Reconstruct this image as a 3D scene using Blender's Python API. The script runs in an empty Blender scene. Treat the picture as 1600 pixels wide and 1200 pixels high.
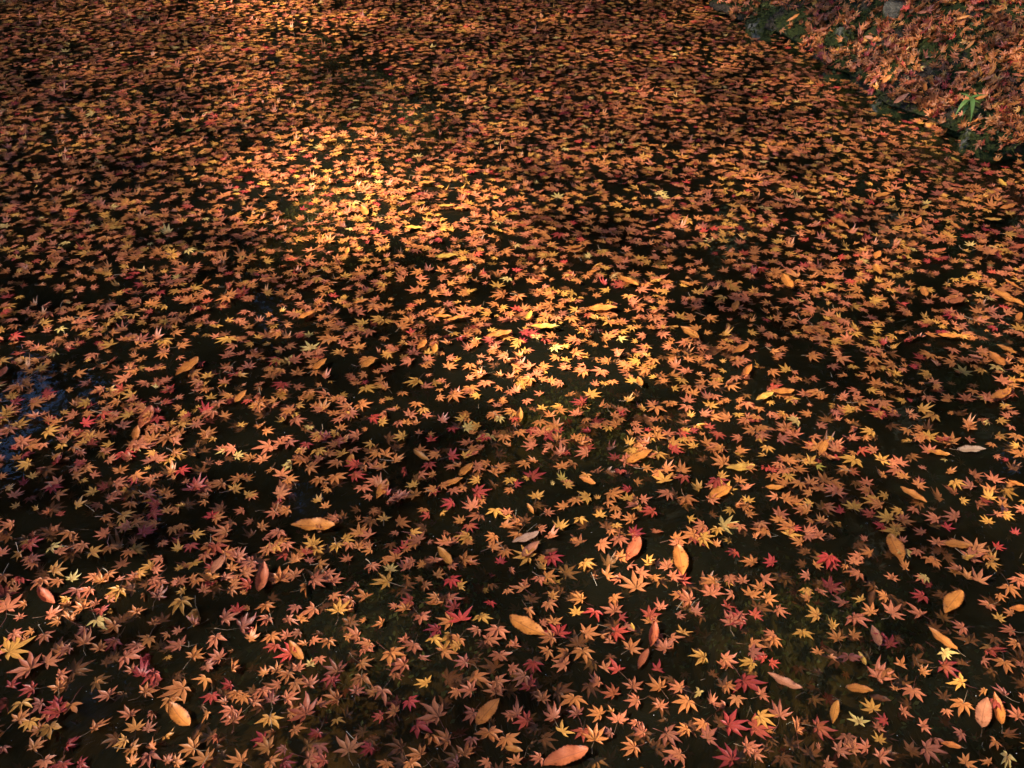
import bpy, math, random
import numpy as np
from mathutils import Vector, Matrix, noise
from mathutils.bvhtree import BVHTree

R = math.radians
rng = np.random.default_rng(11)
random.seed(11)
scene = bpy.context.scene
COL = scene.collection

ORD1 = ['first', 'second', 'third', 'fourth', 'fifth', 'sixth', 'seventh', 'eighth', 'ninth', 'tenth', 'eleventh', 'twelfth', 'thirteenth', 'fourteenth', 'fifteenth', 'sixteenth', 'seventeenth', 'eighteenth', 'nineteenth', 'twentieth']

# ------------------------------------------------------------------ camera, sky, sun, exposure
CAM_H, F_PX, PITCH = 1.85, 1500.0, R(36.25)
cam_d = bpy.data.cameras.new('camera'); cam = bpy.data.objects.new('camera', cam_d); COL.objects.link(cam)
cam.location = (0, 0, CAM_H); cam.rotation_euler = (R(90) - PITCH, 0, 0)
cam_d.sensor_width = 36; cam_d.lens = F_PX / 1600 * 36; cam_d.clip_start = 0.05; cam_d.clip_end = 1500
scene.camera = cam

SUN_AZ, SUN_EL = R(-105), R(42)          # azimuth from +Y, negative = towards the left of the picture
SUN_DIR = Vector((math.sin(SUN_AZ) * math.cos(SUN_EL), math.cos(SUN_AZ) * math.cos(SUN_EL), math.sin(SUN_EL)))
world = bpy.data.worlds.new('World'); scene.world = world; world.use_nodes = True
wn, wl = world.node_tree.nodes, world.node_tree.links
sky = wn.new('ShaderNodeTexSky'); sky.sky_type = 'NISHITA'; sky.sun_disc = False
sky.sun_elevation = SUN_EL; sky.sun_rotation = SUN_AZ
sky.air_density = 0.8; sky.dust_density = 0.0; sky.ozone_density = 6.0
bg = wn['Background']; bg.inputs['Strength'].default_value = 0.068
wl.new(sky.outputs[0], bg.inputs[0])
sun_d = bpy.data.lights.new('sun', 'SUN'); sun_d.energy = 5.0; sun_d.angle = R(0.55); sun_d.color = (1.0, 0.86, 0.66)
sun = bpy.data.objects.new('sun', sun_d); COL.objects.link(sun)
sun.rotation_euler = SUN_DIR.to_track_quat('Z', 'Y').to_euler(); sun.location = SUN_DIR * 60
vs = scene.view_settings
scene.display_settings.display_device = 'sRGB'
vs.view_transform = 'Standard'; vs.look = 'None'; vs.gamma = 1.0; vs.use_curve_mapping = False
vs.exposure = 2.58
scene.render.engine = 'CYCLES'
cy = scene.cycles
cy.use_denoising = True; cy.max_bounces = 5; cy.diffuse_bounces = 2; cy.glossy_bounces = 2; cy.use_adaptive_sampling = True; cy.adaptive_threshold = 0.025
cy.transmission_bounces = 4; cy.transparent_max_bounces = 12; cy.volume_bounces = 0
cy.sample_clamp_indirect = 6.0; cy.caustics_reflective = False; cy.caustics_refractive = False
try: cy.denoiser = 'OPENIMAGEDENOISE'
except Exception: pass

# ------------------------------------------------------------------ where a line of sight meets the ground
FW = np.array([0, math.cos(PITCH), -math.sin(PITCH)]); UP = np.array([0, math.sin(PITCH), math.cos(PITCH)]); RT = np.array([1.0, 0, 0])
def ray(px, py): return (px - 800) * RT + (600 - py) * UP + F_PX * FW
def ground(px, py, z=0.0):
    d = ray(px, py); t = (z - CAM_H) / d[2]
    return np.array([d[0] * t, d[1] * t, z])
def to_px(x, y, z=0.0):
    q = np.stack([np.asarray(x, float), np.asarray(y, float), np.asarray(z, float) - CAM_H + 0 * np.asarray(x, float)], -1)
    zc = q @ FW
    return 800 + F_PX * (q @ RT) / zc, 600 - F_PX * (q @ UP) / zc, zc
def metres(px, py, wpx):                  # a width of wpx photo pixels at that spot of the water, in metres
    g = ground(px, py); return wpx / F_PX * float((g - np.array([0, 0, CAM_H])) @ FW)

# ------------------------------------------------------------------ material helpers
def material(name, rough=0.6, spec=0.3):
    m = bpy.data.materials.new(name); m.use_nodes = True
    n, l = m.node_tree.nodes, m.node_tree.links
    b = n['Principled BSDF']; b.inputs['Roughness'].default_value = rough; b.inputs['Specular IOR Level'].default_value = spec
    return m, n, l, b
def ramp(n, stops):
    r = n.new('ShaderNodeValToRGB'); e = r.color_ramp.elements
    while len(e) < len(stops): e.new(0.5)
    for k, (p, c) in enumerate(stops): e[k].position = p; e[k].color = (*c, 1)
    return r
def noise_node(n, l, scale, detail=4, rough=0.55, vec=None):
    t = n.new('ShaderNodeTexNoise'); t.inputs['Scale'].default_value = scale; t.inputs['Detail'].default_value = detail; t.inputs['Roughness'].default_value = rough
    if vec is not None: l.new(vec, t.inputs['Vector'])
    return t
def mixrgb(n, l, fac, a, b, kind='MIX'):
    m = n.new('ShaderNodeMix'); m.data_type = 'RGBA'; m.blend_type = kind
    for sock, v in ((m.inputs[0], fac), (m.inputs[6], a), (m.inputs[7], b)):
        if hasattr(v, 'links'): l.new(v, sock)
        elif isinstance(v, (int, float)): sock.default_value = v
        else: sock.default_value = (*v, 1)
    return m.outputs[2]
def mathn(n, l, op, a, b=0.0, c=None):
    m = n.new('ShaderNodeMath'); m.operation = op
    for k, v in enumerate((a, b) if c is None else (a, b, c)):
        if hasattr(v, 'links'): l.new(v, m.inputs[k])
        else: m.inputs[k].default_value = v
    return m.outputs[0]
def bump(n, l, bsdf, h, strength, dist):
    b = n.new('ShaderNodeBump'); b.inputs['Strength'].default_value = strength; b.inputs['Distance'].default_value = dist
    l.new(h, b.inputs['Height']); l.new(b.outputs[0], bsdf.inputs['Normal'])

def leaf_material(name, side_veins, rough, translucent):
    m, n, l, b = material(name, rough, 0.35)
    a = n.new('ShaderNodeAttribute'); a.attribute_name = 'Col'
    v = n.new('ShaderNodeAttribute'); v.attribute_name = 'vein'
    s = n.new('ShaderNodeSeparateXYZ'); l.new(v.outputs['Vector'], s.inputs[0])
    au = mathn(n, l, 'ABSOLUTE', s.outputs[0])
    rib = mathn(n, l, 'LESS_THAN', au, 0.07)
    if side_veins:                           # slanting side veins of the oval leaves
        ph = mathn(n, l, 'MULTIPLY_ADD', s.outputs[1], 9.0, mathn(n, l, 'MULTIPLY', au, -2.6))
        rib = mathn(n, l, 'MAXIMUM', rib, mathn(n, l, 'MULTIPLY', mathn(n, l, 'LESS_THAN', mathn(n, l, 'FRACT', ph), 0.14), 0.5))
    tc = n.new('ShaderNodeTexCoord')
    no = noise_node(n, l, 70, 5, 0.6, tc.outputs['Object'])
    blot = ramp(n, [(0.33, (0.62, 0.50, 0.42)), (0.55, (1, 1, 1))]); l.new(no.outputs['Fac'], blot.inputs['Fac'])
    c = mixrgb(n, l, 0.55, a.outputs['Color'], blot.outputs['Color'], 'MULTIPLY')
    sp = noise_node(n, l, 240, 2, 0.5, tc.outputs['Object'])
    spr = ramp(n, [(0.27, (0.45, 0.33, 0.28)), (0.36, (1, 1, 1))]); l.new(sp.outputs['Fac'], spr.inputs['Fac'])
    c = mixrgb(n, l, 0.6, c, spr.outputs['Color'], 'MULTIPLY')
    if side_veins:                           # brown rot spots and browned rims
        vo = n.new('ShaderNodeTexVoronoi'); vo.inputs['Scale'].default_value = 48; l.new(tc.outputs['Object'], vo.inputs['Vector'])
        sr = ramp(n, [(0.10, (0.22, 0.13, 0.08)), (0.22, (1, 1, 1))]); l.new(vo.outputs['Distance'], sr.inputs['Fac']); c = mixrgb(n, l, 0.7, c, sr.outputs['Color'], 'MULTIPLY')
        er = ramp(n, [(0.8, (1, 1, 1)), (1.0, (0.5, 0.36, 0.28))]); l.new(au, er.inputs['Fac']); c = mixrgb(n, l, 1.0, c, er.outputs['Color'], 'MULTIPLY')
    c = mixrgb(n, l, mathn(n, l, 'MULTIPLY', rib, 0.45), c, (0.17, 0.06, 0.03))
    l.new(c, b.inputs['Base Color'])
    bump(n, l, b, no.outputs['Fac'], 0.4, 0.002)
    t = n.new('ShaderNodeBsdfTranslucent'); l.new(c, t.inputs['Color'])
    mx = n.new('ShaderNodeMixShader'); mx.inputs[0].default_value = translucent
    l.new(b.outputs[0], mx.inputs[1]); l.new(t.outputs[0], mx.inputs[2]); l.new(mx.outputs[0], n['Material Output'].inputs['Surface'])
    return m
M_MAPLE = leaf_material('maple_leaf', False, 0.42, 0.22)
M_OVAL = leaf_material('oval_leaf', True, 0.5, 0.15)
M_STALK, n_, l_, b_ = material('leaf_stalk', 0.5)
a_ = n_.new('ShaderNodeAttribute'); a_.attribute_name = 'Col'; l_.new(a_.outputs['Color'], b_.inputs['Base Color'])

def plain(name, stops, scale, rough=0.85, bmp=0.5, dist=0.02, detail=6):
    m, n, l, b = material(name, rough, 0.2)
    tc = n.new('ShaderNodeTexCoord')
    t = noise_node(n, l, scale, detail, 0.62, tc.outputs['Object'])
    r = ramp(n, stops); l.new(t.outputs['Fac'], r.inputs['Fac']); l.new(r.outputs['Color'], b.inputs['Base Color'])
    bump(n, l, b, t.outputs['Fac'], bmp, dist)
    return m
M_BARK = plain('bark', [(0.3, (0.02, 0.015, 0.01)), (0.7, (0.09, 0.07, 0.05))], 6, bmp=0.9, dist=0.05)
M_FLOOR = plain('forest_floor', [(0.3, (0.025, 0.017, 0.010)), (0.7, (0.10, 0.055, 0.025))], 3)
def foliage_mat(name, c0, c1, tr):
    m, n, l, b = material(name, 0.6, 0.25)
    a = n.new('ShaderNodeAttribute'); a.attribute_name = 'Col'
    c = mixrgb(n, l, a.outputs['Fac'], c0, c1); l.new(c, b.inputs['Base Color'])
    t = n.new('ShaderNodeBsdfTranslucent'); l.new(c, t.inputs['Color'])
    mx = n.new('ShaderNodeMixShader'); mx.inputs[0].default_value = tr
    l.new(b.outputs[0], mx.inputs[1]); l.new(t.outputs[0], mx.inputs[2]); l.new(mx.outputs[0], n['Material Output'].inputs['Surface'])
    return m
M_EVERGREEN = foliage_mat('evergreen_foliage', (0.012, 0.022, 0.008), (0.035, 0.055, 0.018), 0.1)
M_AUTUMN = foliage_mat('autumn_foliage', (0.25, 0.07, 0.02), (0.40, 0.16, 0.04), 0.35)
M_MOSSBLADE = foliage_mat('moss_blades', (0.014, 0.018, 0.004), (0.058, 0.066, 0.010), 0.2)
M_ALGAE = foliage_mat('algae', (0.07, 0.07, 0.022), (0.17, 0.17, 0.055), 0.2)
M_GRASS = foliage_mat('bamboo_grass', (0.07, 0.14, 0.03), (0.14, 0.23, 0.06), 0.25)

# mossy earth / mossy stone: moss colour with bare dark patches, both real colours of the surface
def mossy(name, bare0, bare1, cover):
    m, n, l, b = material(name, 0.9, 0.15)
    tc = n.new('ShaderNodeTexCoord')
    big = noise_node(n, l, 4.5, 4, 0.6, tc.outputs['Object']); fine = noise_node(n, l, 60, 6, 0.65, tc.outputs['Object'])
    bare = ramp(n, [(0.32, bare0), (0.68, bare1)]); l.new(fine.outputs['Fac'], bare.inputs['Fac'])
    moss = ramp(n, [(0.3, (0.009, 0.015, 0.004)), (0.5, (0.022, 0.028, 0.006)), (0.72, (0.052, 0.060, 0.011))]); l.new(fine.outputs['Fac'], moss.inputs['Fac'])
    f = ramp(n, [(cover - 0.04, (0, 0, 0)), (cover + 0.04, (1, 1, 1))]); l.new(big.outputs['Fac'], f.inputs['Fac'])
    l.new(mixrgb(n, l, f.outputs['Color'], bare.outputs['Color'], moss.outputs['Color']), b.inputs['Base Color'])
    bump(n, l, b, fine.outputs['Fac'], 0.9, 0.02)
    return m
M_BANK = mossy('mossy_earth', (0.012, 0.009, 0.006), (0.06, 0.045, 0.03), 0.46)
M_STONE_MOSSY = mossy('mossy_stone', (0.03, 0.03, 0.025), (0.16, 0.15, 0.13), 0.40)
M_STONE_GREY = mossy('grey_stone', (0.03, 0.026, 0.018), (0.15, 0.13, 0.095), 0.52)

M_BED, n_, l_, b_ = material('pond_mud', 0.9, 0.1)
a_ = n_.new('ShaderNodeAttribute'); a_.attribute_name = 'Col'
t_ = noise_node(n_, l_, 14, 8, 0.65); r_ = ramp(n_, [(0.3, (0.35, 0.3, 0.25)), (0.7, (1.2, 1.1, 1.0))]); l_.new(t_.outputs['Fac'], r_.inputs['Fac'])
l_.new(mixrgb(n_, l_, 1.0, a_.outputs['Color'], r_.outputs['Color'], 'MULTIPLY'), b_.inputs['Base Color']); bump(n_, l_, b_, t_.outputs['Fac'], 0.8, 0.03)

M_WATER = bpy.data.materials.new('pond_water'); M_WATER.use_nodes = True
n, l = M_WATER.node_tree.nodes, M_WATER.node_tree.links
n.remove(n['Principled BSDF'])
tr = n.new('ShaderNodeBsdfTransparent'); gl = n.new('ShaderNodeBsdfGlossy'); gl.inputs['Roughness'].default_value = 0.02
fr = n.new('ShaderNodeFresnel'); fr.inputs['IOR'].default_value = 1.33
fd = n.new('ShaderNodeBsdfDiffuse'); fd.inputs['Color'].default_value = (0.21, 0.21, 0.125, 1)      # film of dust and murk, added to lift dark water and veil sun pools
fm = n.new('ShaderNodeMixShader'); l.new(tr.outputs[0], fm.inputs[1]); l.new(fd.outputs[0], fm.inputs[2])
fnz = noise_node(n, l, 2.2, 5, 0.6); fmr = n.new('ShaderNodeMapRange'); fmr.inputs['From Min'].default_value = 0.3; fmr.inputs['From Max'].default_value = 0.7; fmr.inputs['To Min'].default_value = 0.009; fmr.inputs['To Max'].default_value = 0.036
l.new(fnz.outputs['Fac'], fmr.inputs['Value']); l.new(fmr.outputs['Result'], fm.inputs[0])
mx = n.new('ShaderNodeMixShader'); l.new(fr.outputs[0], mx.inputs[0]); l.new(fm.outputs[0], mx.inputs[1]); l.new(gl.outputs[0], mx.inputs[2])
l.new(mx.outputs[0], n['Material Output'].inputs['Surface'])
tc = n.new('ShaderNodeTexCoord'); w1 = noise_node(n, l, 16, 3, 0.5, tc.outputs['Object'])
bp = n.new('ShaderNodeBump'); bp.inputs['Strength'].default_value = 0.35; bp.inputs['Distance'].default_value = 0.004
l.new(w1.outputs['Fac'], bp.inputs['Height'])
for nd in (gl, fr): l.new(bp.outputs[0], nd.inputs['Normal'])
va = n.new('ShaderNodeVolumeAbsorption'); va.inputs['Color'].default_value = (0.58, 0.57, 0.40, 1); va.inputs['Density'].default_value = 5.6
l.new(va.outputs[0], n['Material Output'].inputs['Volume'])
M_SPECK = plain('pale_specks', [(0.3, (0.5, 0.45, 0.4)), (0.7, (0.8, 0.75, 0.7))], 30)

# ------------------------------------------------------------------ mesh helpers
def mesh_obj(name, verts, faces, mat, col=None, vein=None, parent=None, smooth=True, loc=None):
    """One mesh object; faces: an (n,3) array or a list of polygons."""
    verts = np.asarray(verts, dtype=np.float32).reshape(-1, 3)
    me = bpy.data.meshes.new(name)
    if isinstance(faces, np.ndarray):
        nf, k = faces.shape
        me.vertices.add(len(verts)); me.vertices.foreach_set('co', verts.ravel())
        me.loops.add(nf * k); me.loops.foreach_set('vertex_index', faces.astype(np.int32).ravel())
        me.polygons.add(nf); me.polygons.foreach_set('loop_start', np.arange(0, nf * k, k, dtype=np.int32))
        me.polygons.foreach_set('loop_total', np.full(nf, k, dtype=np.int32))
        me.update(calc_edges=True)
    else:
        me.from_pydata(verts.tolist(), [], faces)
    me.polygons.foreach_set('use_smooth', np.full(len(me.polygons), smooth))
    if col is not None:
        c = np.ones((len(verts), 4), np.float32); c[:, :3] = col
        me.attributes.new('Col', 'FLOAT_COLOR', 'POINT').data.foreach_set('color', c.ravel())
    if vein is not None:
        v = np.zeros((len(verts), 3), np.float32); v[:, :2] = vein
        me.attributes.new('vein', 'FLOAT_VECTOR', 'POINT').data.foreach_set('vector', v.ravel())
    me.materials.append(mat)
    o = bpy.data.objects.new(name, me); COL.objects.link(o)
    if parent is not None: o.parent = parent
    if loc is not None: o.location = loc
    return o
def tag(o, label=None, cat=None, group=None, kind=None):
    if label: o['label'] = label
    if cat: o['category'] = cat
    if group: o['group'] = group
    if kind: o['kind'] = kind
    return o
def tube(path, radii, sides=5):
    path = [Vector(p) for p in path]; V, Fc = [], []
    for i, p in enumerate(path):
        d = (path[min(i + 1, len(path) - 1)] - path[max(i - 1, 0)]).normalized()
        a = d.orthogonal().normalized(); b = d.cross(a)
        for k in range(sides):
            w = 2 * math.pi * k / sides; V.append(p + (a * math.cos(w) + b * math.sin(w)) * radii[i])
    for i in range(len(path) - 1):
        for k in range(sides):
            a, b = i * sides + k, i * sides + (k + 1) % sides
            Fc.append((a, b, b + sides, a + sides))
    Fc.append(tuple(range(sides))[::-1]); Fc.append(tuple(range((len(path) - 1) * sides, len(path) * sides)))
    return [tuple(v) for v in V], Fc
class Batch:                                   # gathers many small pieces for one mass of uncountable stuff
    def __init__(s): s.V, s.F, s.C, s.U, s.n = [], [], [], [], 0
    def add(s, V, F, C, U=None):
        s.V.append(V); s.F.append(F + s.n); s.C.append(np.broadcast_to(C, (len(V), 3))); s.U.append(np.zeros((len(V), 2)) if U is None else U); s.n += len(V)
    def build(s, name, mat, smooth=True):
        return mesh_obj(name, np.concatenate(s.V), np.concatenate(s.F), mat, np.concatenate(s.C), np.concatenate(s.U), smooth=smooth)

# ------------------------------------------------------------------ leaf shapes
def maple_template(g, fine, lobes=7):
    """Palmate leaf of unit centre lobe pointing along +Y: (xy, vein uv, fold weight, triangles)."""
    ang = {7: [0, 36, 74, 116], 5: [0, 42, 88]}[lobes]; ln = {7: [1.0, 0.95, 0.78, 0.44], 5: [1.0, 0.88, 0.56]}[lobes]
    L = [(-a, k) for a, k in zip(ang[:0:-1], ln[:0:-1])] + [(a, k) for a, k in zip(ang, ln)]
    L = [(a + g.normal(0, 4.5), k * g.uniform(0.84, 1.1) * (0.6 if g.random() < 0.07 else 1)) for a, k in L]
    V, U, T = [(0, 0)], [(0, 0)], []
    def P(a, r, off=0.0):
        a = R(a); d = np.array([math.sin(a), math.cos(a)]); q = np.array([math.cos(a), -math.sin(a)])
        return tuple(d * r + q * off)
    def put(p, u): V.append(p); U.append(u); return len(V) - 1
    sin = [put(P(L[0][0] - 32, 0.10), (1, 0.1))]
    for i in range(len(L) - 1):
        a = 0.5 * (L[i][0] + L[i + 1][0]); sin.append(put(P(a, 0.215 * g.uniform(0.85, 1.2) * (0.75 + 0.25 * min(L[i][1], L[i + 1][1]))), (1, 0.25)))
    sin.append(put(P(L[-1][0] + 32, 0.10), (1, 0.1)))
    for i, (a, k) in enumerate(L):
        w = (0.125 + 0.01 * g.normal()) * (0.55 + 0.45 * k)
        m1 = put(P(a, 0.45 * k), (0, 0.45)); l1 = put(P(a, 0.44 * k, -w), (-1, 0.45)); r1 = put(P(a, 0.44 * k, w), (1, 0.45))
        t = put(P(a + g.normal(0, 3), k), (0, 1.0))
        S, E = sin[i], sin[i + 1]
        T += [(0, m1, l1), (0, l1, S), (0, E, r1), (0, r1, m1)]
        if fine:
            m2 = put(P(a, 0.74 * k), (0, 0.74)); l2 = put(P(a, 0.72 * k, -w * 0.52), (-1, 0.74)); r2 = put(P(a, 0.72 * k, w * 0.52), (1, 0.74))
            T += [(l1, m1, m2), (l1, m2, l2), (m1, r1, r2), (m1, r2, m2), (l2, m2, t), (m2, r2, t)]
        else:
            T += [(l1, m1, t), (m1, r1, t)]
    return np.array(V, float), np.array(U, float), np.array(T)
def oval_template(g, fine):
    """Toothed elliptic leaf of unit length along +Y, centred, with a drawn-out tip."""
    nseg = 24 if fine else 8; w = g.uniform(0.165, 0.225)
    V, U, T = [], [], []
    for i in range(nseg + 1):
        t = i / nseg; h = w * (math.sin(math.pi * t ** 0.9) ** 0.66) * (1 - 0.30 * max(0, t - 0.7) / 0.3) if 0 < i < nseg else 0.004
        if fine and 0 < i < nseg: h *= 1 + (0.07 if i % 2 else -0.03)
        for s in (-1, -0.5, 0, 0.5, 1): V.append((h * s, t - 0.5)); U.append((s, t))
    for i in range(nseg):
        for k in range(4):
            a = i * 5 + k; T += [(a, a + 1, a + 6), (a, a + 6, a + 5)]
    return np.array(V, float), np.array(U, float), np.array(T)
FINE = [maple_template(rng, True, 7) for _ in range(14)] + [maple_template(rng, True, 5) for _ in range(2)]
LOW = [maple_template(rng, False, 7) for _ in range(18)] + [maple_template(rng, False, 5) for _ in range(4)]
OVF = [oval_template(rng, True) for _ in range(10)]

PAL = {'o': (0.55, 0.200, 0.052), 'k': (0.55, 0.180, 0.078), 'y': (0.63, 0.315, 0.060), 'r': (0.60, 0.070, 0.045), 'c': (0.37, 0.042, 0.032),
       'p': (0.32, 0.105, 0.060), 'd': (0.22, 0.075, 0.022), 'w': (0.70, 0.46, 0.15), 'g': (0.48, 0.40, 0.07)}
TIP = {'o': (0.46, 0.14, 0.045), 'k': (0.47, 0.120, 0.062), 'y': (0.58, 0.26, 0.050), 'r': (0.50, 0.035, 0.045), 'c': (0.25, 0.02, 0.035),
       'p': (0.27, 0.065, 0.05), 'd': (0.16, 0.045, 0.015), 'w': (0.62, 0.46, 0.13), 'g': (0.5, 0.36, 0.06)}
def leaf_colours(g, c, U):
    a = np.array(PAL[c]); b = np.array(TIP[c])
    m = g.uniform(0, 0.35); q = np.array(PAL[g.choice(list('okyo'))]); a = a * (1 - m) + q * m
    v = g.uniform(0.78, 1.18); t = np.clip(U[:, 1:2] * g.uniform(0.3, 1.2), 0, 1)
    edge = 1 - 0.12 * np.abs(U[:, 0:1])
    return np.clip((a * (1 - t) + b * t) * v * edge, 0, 0.85)
def shape_leaf(g, tmpl, size, az, curl=0.1, bend=0.0, fold=0.10, tilt=(0, 0)):
    """Leaf of centre-lobe length `size` at the origin, its tip towards azimuth az (radians, 0 = +X)."""
    V, U, T = tmpl
    r2 = (V ** 2).sum(1); th = g.uniform(0, math.pi); q = V[:, 0] * math.cos(th) + V[:, 1] * math.sin(th)
    z = fold * np.abs(U[:, 0]) * np.minimum(1, 1.6 * (1.02 - U[:, 1])) * 0.6 + curl * r2 * (1 + 0.5 * np.sin(3 * np.arctan2(V[:, 1], V[:, 0]) + th * 5)) + bend * q * q * np.where(q > 0, 1, 0.4)
    sh = 1 - 0.30 * np.clip(abs(curl) + abs(bend), 0, 1) * r2
    x, y = V[:, 0] * sh, V[:, 1] * sh
    ca, sa = math.cos(az - math.pi / 2), math.sin(az - math.pi / 2)
    odd = g.random()
    if odd < 0.07: z = z + np.where(x < 0, 0.10 + 0.12 * np.abs(x), 0); x = np.abs(x) * 0.85         # folded in half
    elif odd < 0.12: x = x * 0.55; z = z + 0.4 * (V[:, 0] ** 2)                                        # rolled lengthwise
    X = np.stack([x * ca - y * sa, x * sa + y * ca, z], 1) * size
    X[:, 2] += X[:, 0] * tilt[0] + X[:, 1] * tilt[1]
    return X
def stalk_strip(g, size, az, lift=0.25, wide=0.014):
    L = size * g.uniform(0.6, 1.15); a = az + math.pi + g.normal(0, 0.25); b = a + g.normal(0, 0.35)
    p = np.array([[0, 0, 0.002], [math.cos(a) * L * .5, math.sin(a) * L * .5, L * lift * .2], [math.cos(a) * L * .5 + math.cos(b) * L * .5, math.sin(a) * L * .5 + math.sin(b) * L * .5, L * lift * g.uniform(-.05, .8)]])
    return p, L
def strip_mesh(p, w):
    d = p[-1] - p[0]; q = np.array([-d[1], d[0], 0]); q = q / (np.linalg.norm(q) + 1e-9) * w
    V = np.concatenate([p + q, p - q + np.array([0, 0, w])]); k = len(p)
    T = [];
    for i in range(k - 1): T += [(i, i + 1, k + i), (i + 1, k + i + 1, k + i)]
    return V, np.array(T)
STALK = [(0.16, 0.075, 0.035), (0.15, 0.035, 0.02), (0.24, 0.15, 0.08), (0.09, 0.04, 0.02)]

# ------------------------------------------------------------------ the setting: ground, pond bed, water
SHALLOW = [(ground(680, 1110), 0.8, 0.30, 0), (ground(1400, 1120), 0.5, 0.27, 0), (ground(1310, 870), 0.42, 0.22, 1), (ground(200, 1150), 0.5, 0.12, 0),
           (ground(560, 105), 0.75, 0.43, 1), (ground(480, 45), 0.5, 0.38, 1), (ground(650, 165), 0.55, 0.41, 1), (ground(600, 860), 0.4, 0.16, 1), (ground(190, 95), 0.4, 0.3, 1), (ground(500, 285), 0.55, 0.36, 1), (ground(900, 570), 0.5, 0.2, 1)]  # the rise under the main sun pool is added to stand in for lit haze
def bed_z(x, y):
    z = -0.46 + 0.03 * math.sin(x * 3.1 + 1) * math.cos(y * 2.3)
    z += 0.05 * noise.noise(Vector((x * 2.5, y * 2.5, 3)))
    for p, rad, h, _ in SHALLOW:
        d = math.hypot(x - p[0], y - p[1]) / rad
        if d < 1.6: z += h * math.exp(-2.2 * d * d)
    return min(z, -0.015)
def bed_green(x, y):
    f = 0
    for p, rad, h, gflag in SHALLOW:
        if gflag: f = max(f, math.exp(-2.0 * ((x - p[0]) ** 2 + (y - p[1]) ** 2) / rad ** 2))
    return min(1, f * (0.7 + 0.6 * noise.noise(Vector((x * 5, y * 5, 9)))))
xs = np.linspace(-9, 9, 181); ys = np.linspace(0.2, 9.6, 110)
V, C = [], []
for y in ys:
    for x in xs:
        V.append((x, y, bed_z(x, y))); f = max(0, bed_green(x, y)); C.append((0.105 * (1 - f) + 0.085 * f, 0.055 * (1 - f) + 0.085 * f, 0.022 * (1 - f) + 0.028 * f))
nx = len(xs)
Fq = np.array([(j * nx + i, j * nx + i + 1, (j + 1) * nx + i + 1, (j + 1) * nx + i) for j in range(len(ys) - 1) for i in range(nx - 1)])
tag(mesh_obj('pond_bed', V, Fq, M_BED, np.array(C)), 'brown muddy pond bottom with green algae patches, one standing in for sunlit haze', kind='structure')
# surrounding forest floor: one wide sheet with an opening where the pond lies
V, Fc = [], []
ring = [(-8.6, 0.55), (-4, 0.62), (0, 0.55), (4, 0.6), (8.6, 0.5), (8.6, 5), (8.6, 9.2), (4, 9.1), (0, 9.3), (-4, 9.1), (-8.6, 9.2), (-8.6, 5)]
for k, (x, y) in enumerate(ring):
    cx, cyy = x, y - 4.8
    for rr, z in ((0.93, -0.6), (1.0, 0.05), (1.08, 0.28), (2.2, 0.45), (8, 0.6), (60, 0.6)):
        V.append((cx * rr, 4.8 + cyy * rr, z))
for k in range(len(ring)):
    for j in range(5):
        a, b = k * 6 + j, ((k + 1) % len(ring)) * 6 + j
        Fc.append((a, a + 1, b + 1, b))
tag(mesh_obj('ground', V, Fc, M_FLOOR), 'dark forest floor around the pond', kind='structure')
hx, y0, y1 = 8.5, 0.45, 9.25
V = [(-hx, y0, 0), (hx, y0, 0), (hx, y1, 0), (-hx, y1, 0), (-hx, y0, -0.9), (hx, y0, -0.9), (hx, y1, -0.9), (-hx, y1, -0.9)]
tag(mesh_obj('water', V, [(0, 1, 2, 3), (7, 6, 5, 4), (0, 4, 5, 1), (1, 5, 6, 2), (2, 6, 7, 3), (3, 7, 4, 0)], M_WATER, smooth=False),
    'still dark pond water under the floating leaves', kind='structure')

# ------------------------------------------------------------------ the right-hand bank
SHORE_PX = [(1010, -60), (1050, -20), (1098, 14), (1145, 42), (1200, 66), (1255, 90), (1290, 122), (1335, 152), (1372, 178), (1424, 192), (1472, 222), (1525, 250), (1572, 256), (1606, 240), (1680, 262), (1800, 330), (2000, 380)]
SHORE = [ground(*p)[:2] for p in SHORE_PX]
INL = np.array([0.9, 0.43]); INL = INL / np.linalg.norm(INL); ALONG = np.array([INL[1], -INL[0]])
sd = np.concatenate([[0], np.cumsum([np.linalg.norm(SHORE[i + 1] - SHORE[i]) for i in range(len(SHORE) - 1)])])
def shore_at(s):
    return np.array([np.interp(s, sd, [p[0] for p in SHORE]), np.interp(s, sd, [p[1] for p in SHORE])])
PROF = [(-0.10, -0.50), (0.06, -0.08), (0.11, 0.010), (0.11, 0.050), (0.02, 0.085), (0.05, 0.115), (0.12, 0.15)]
DIN = [d for d, _ in PROF] + list(np.linspace(0.17, 3.4, 66)) + [4.5, 6, 9]
ns = 190
V = []
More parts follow.
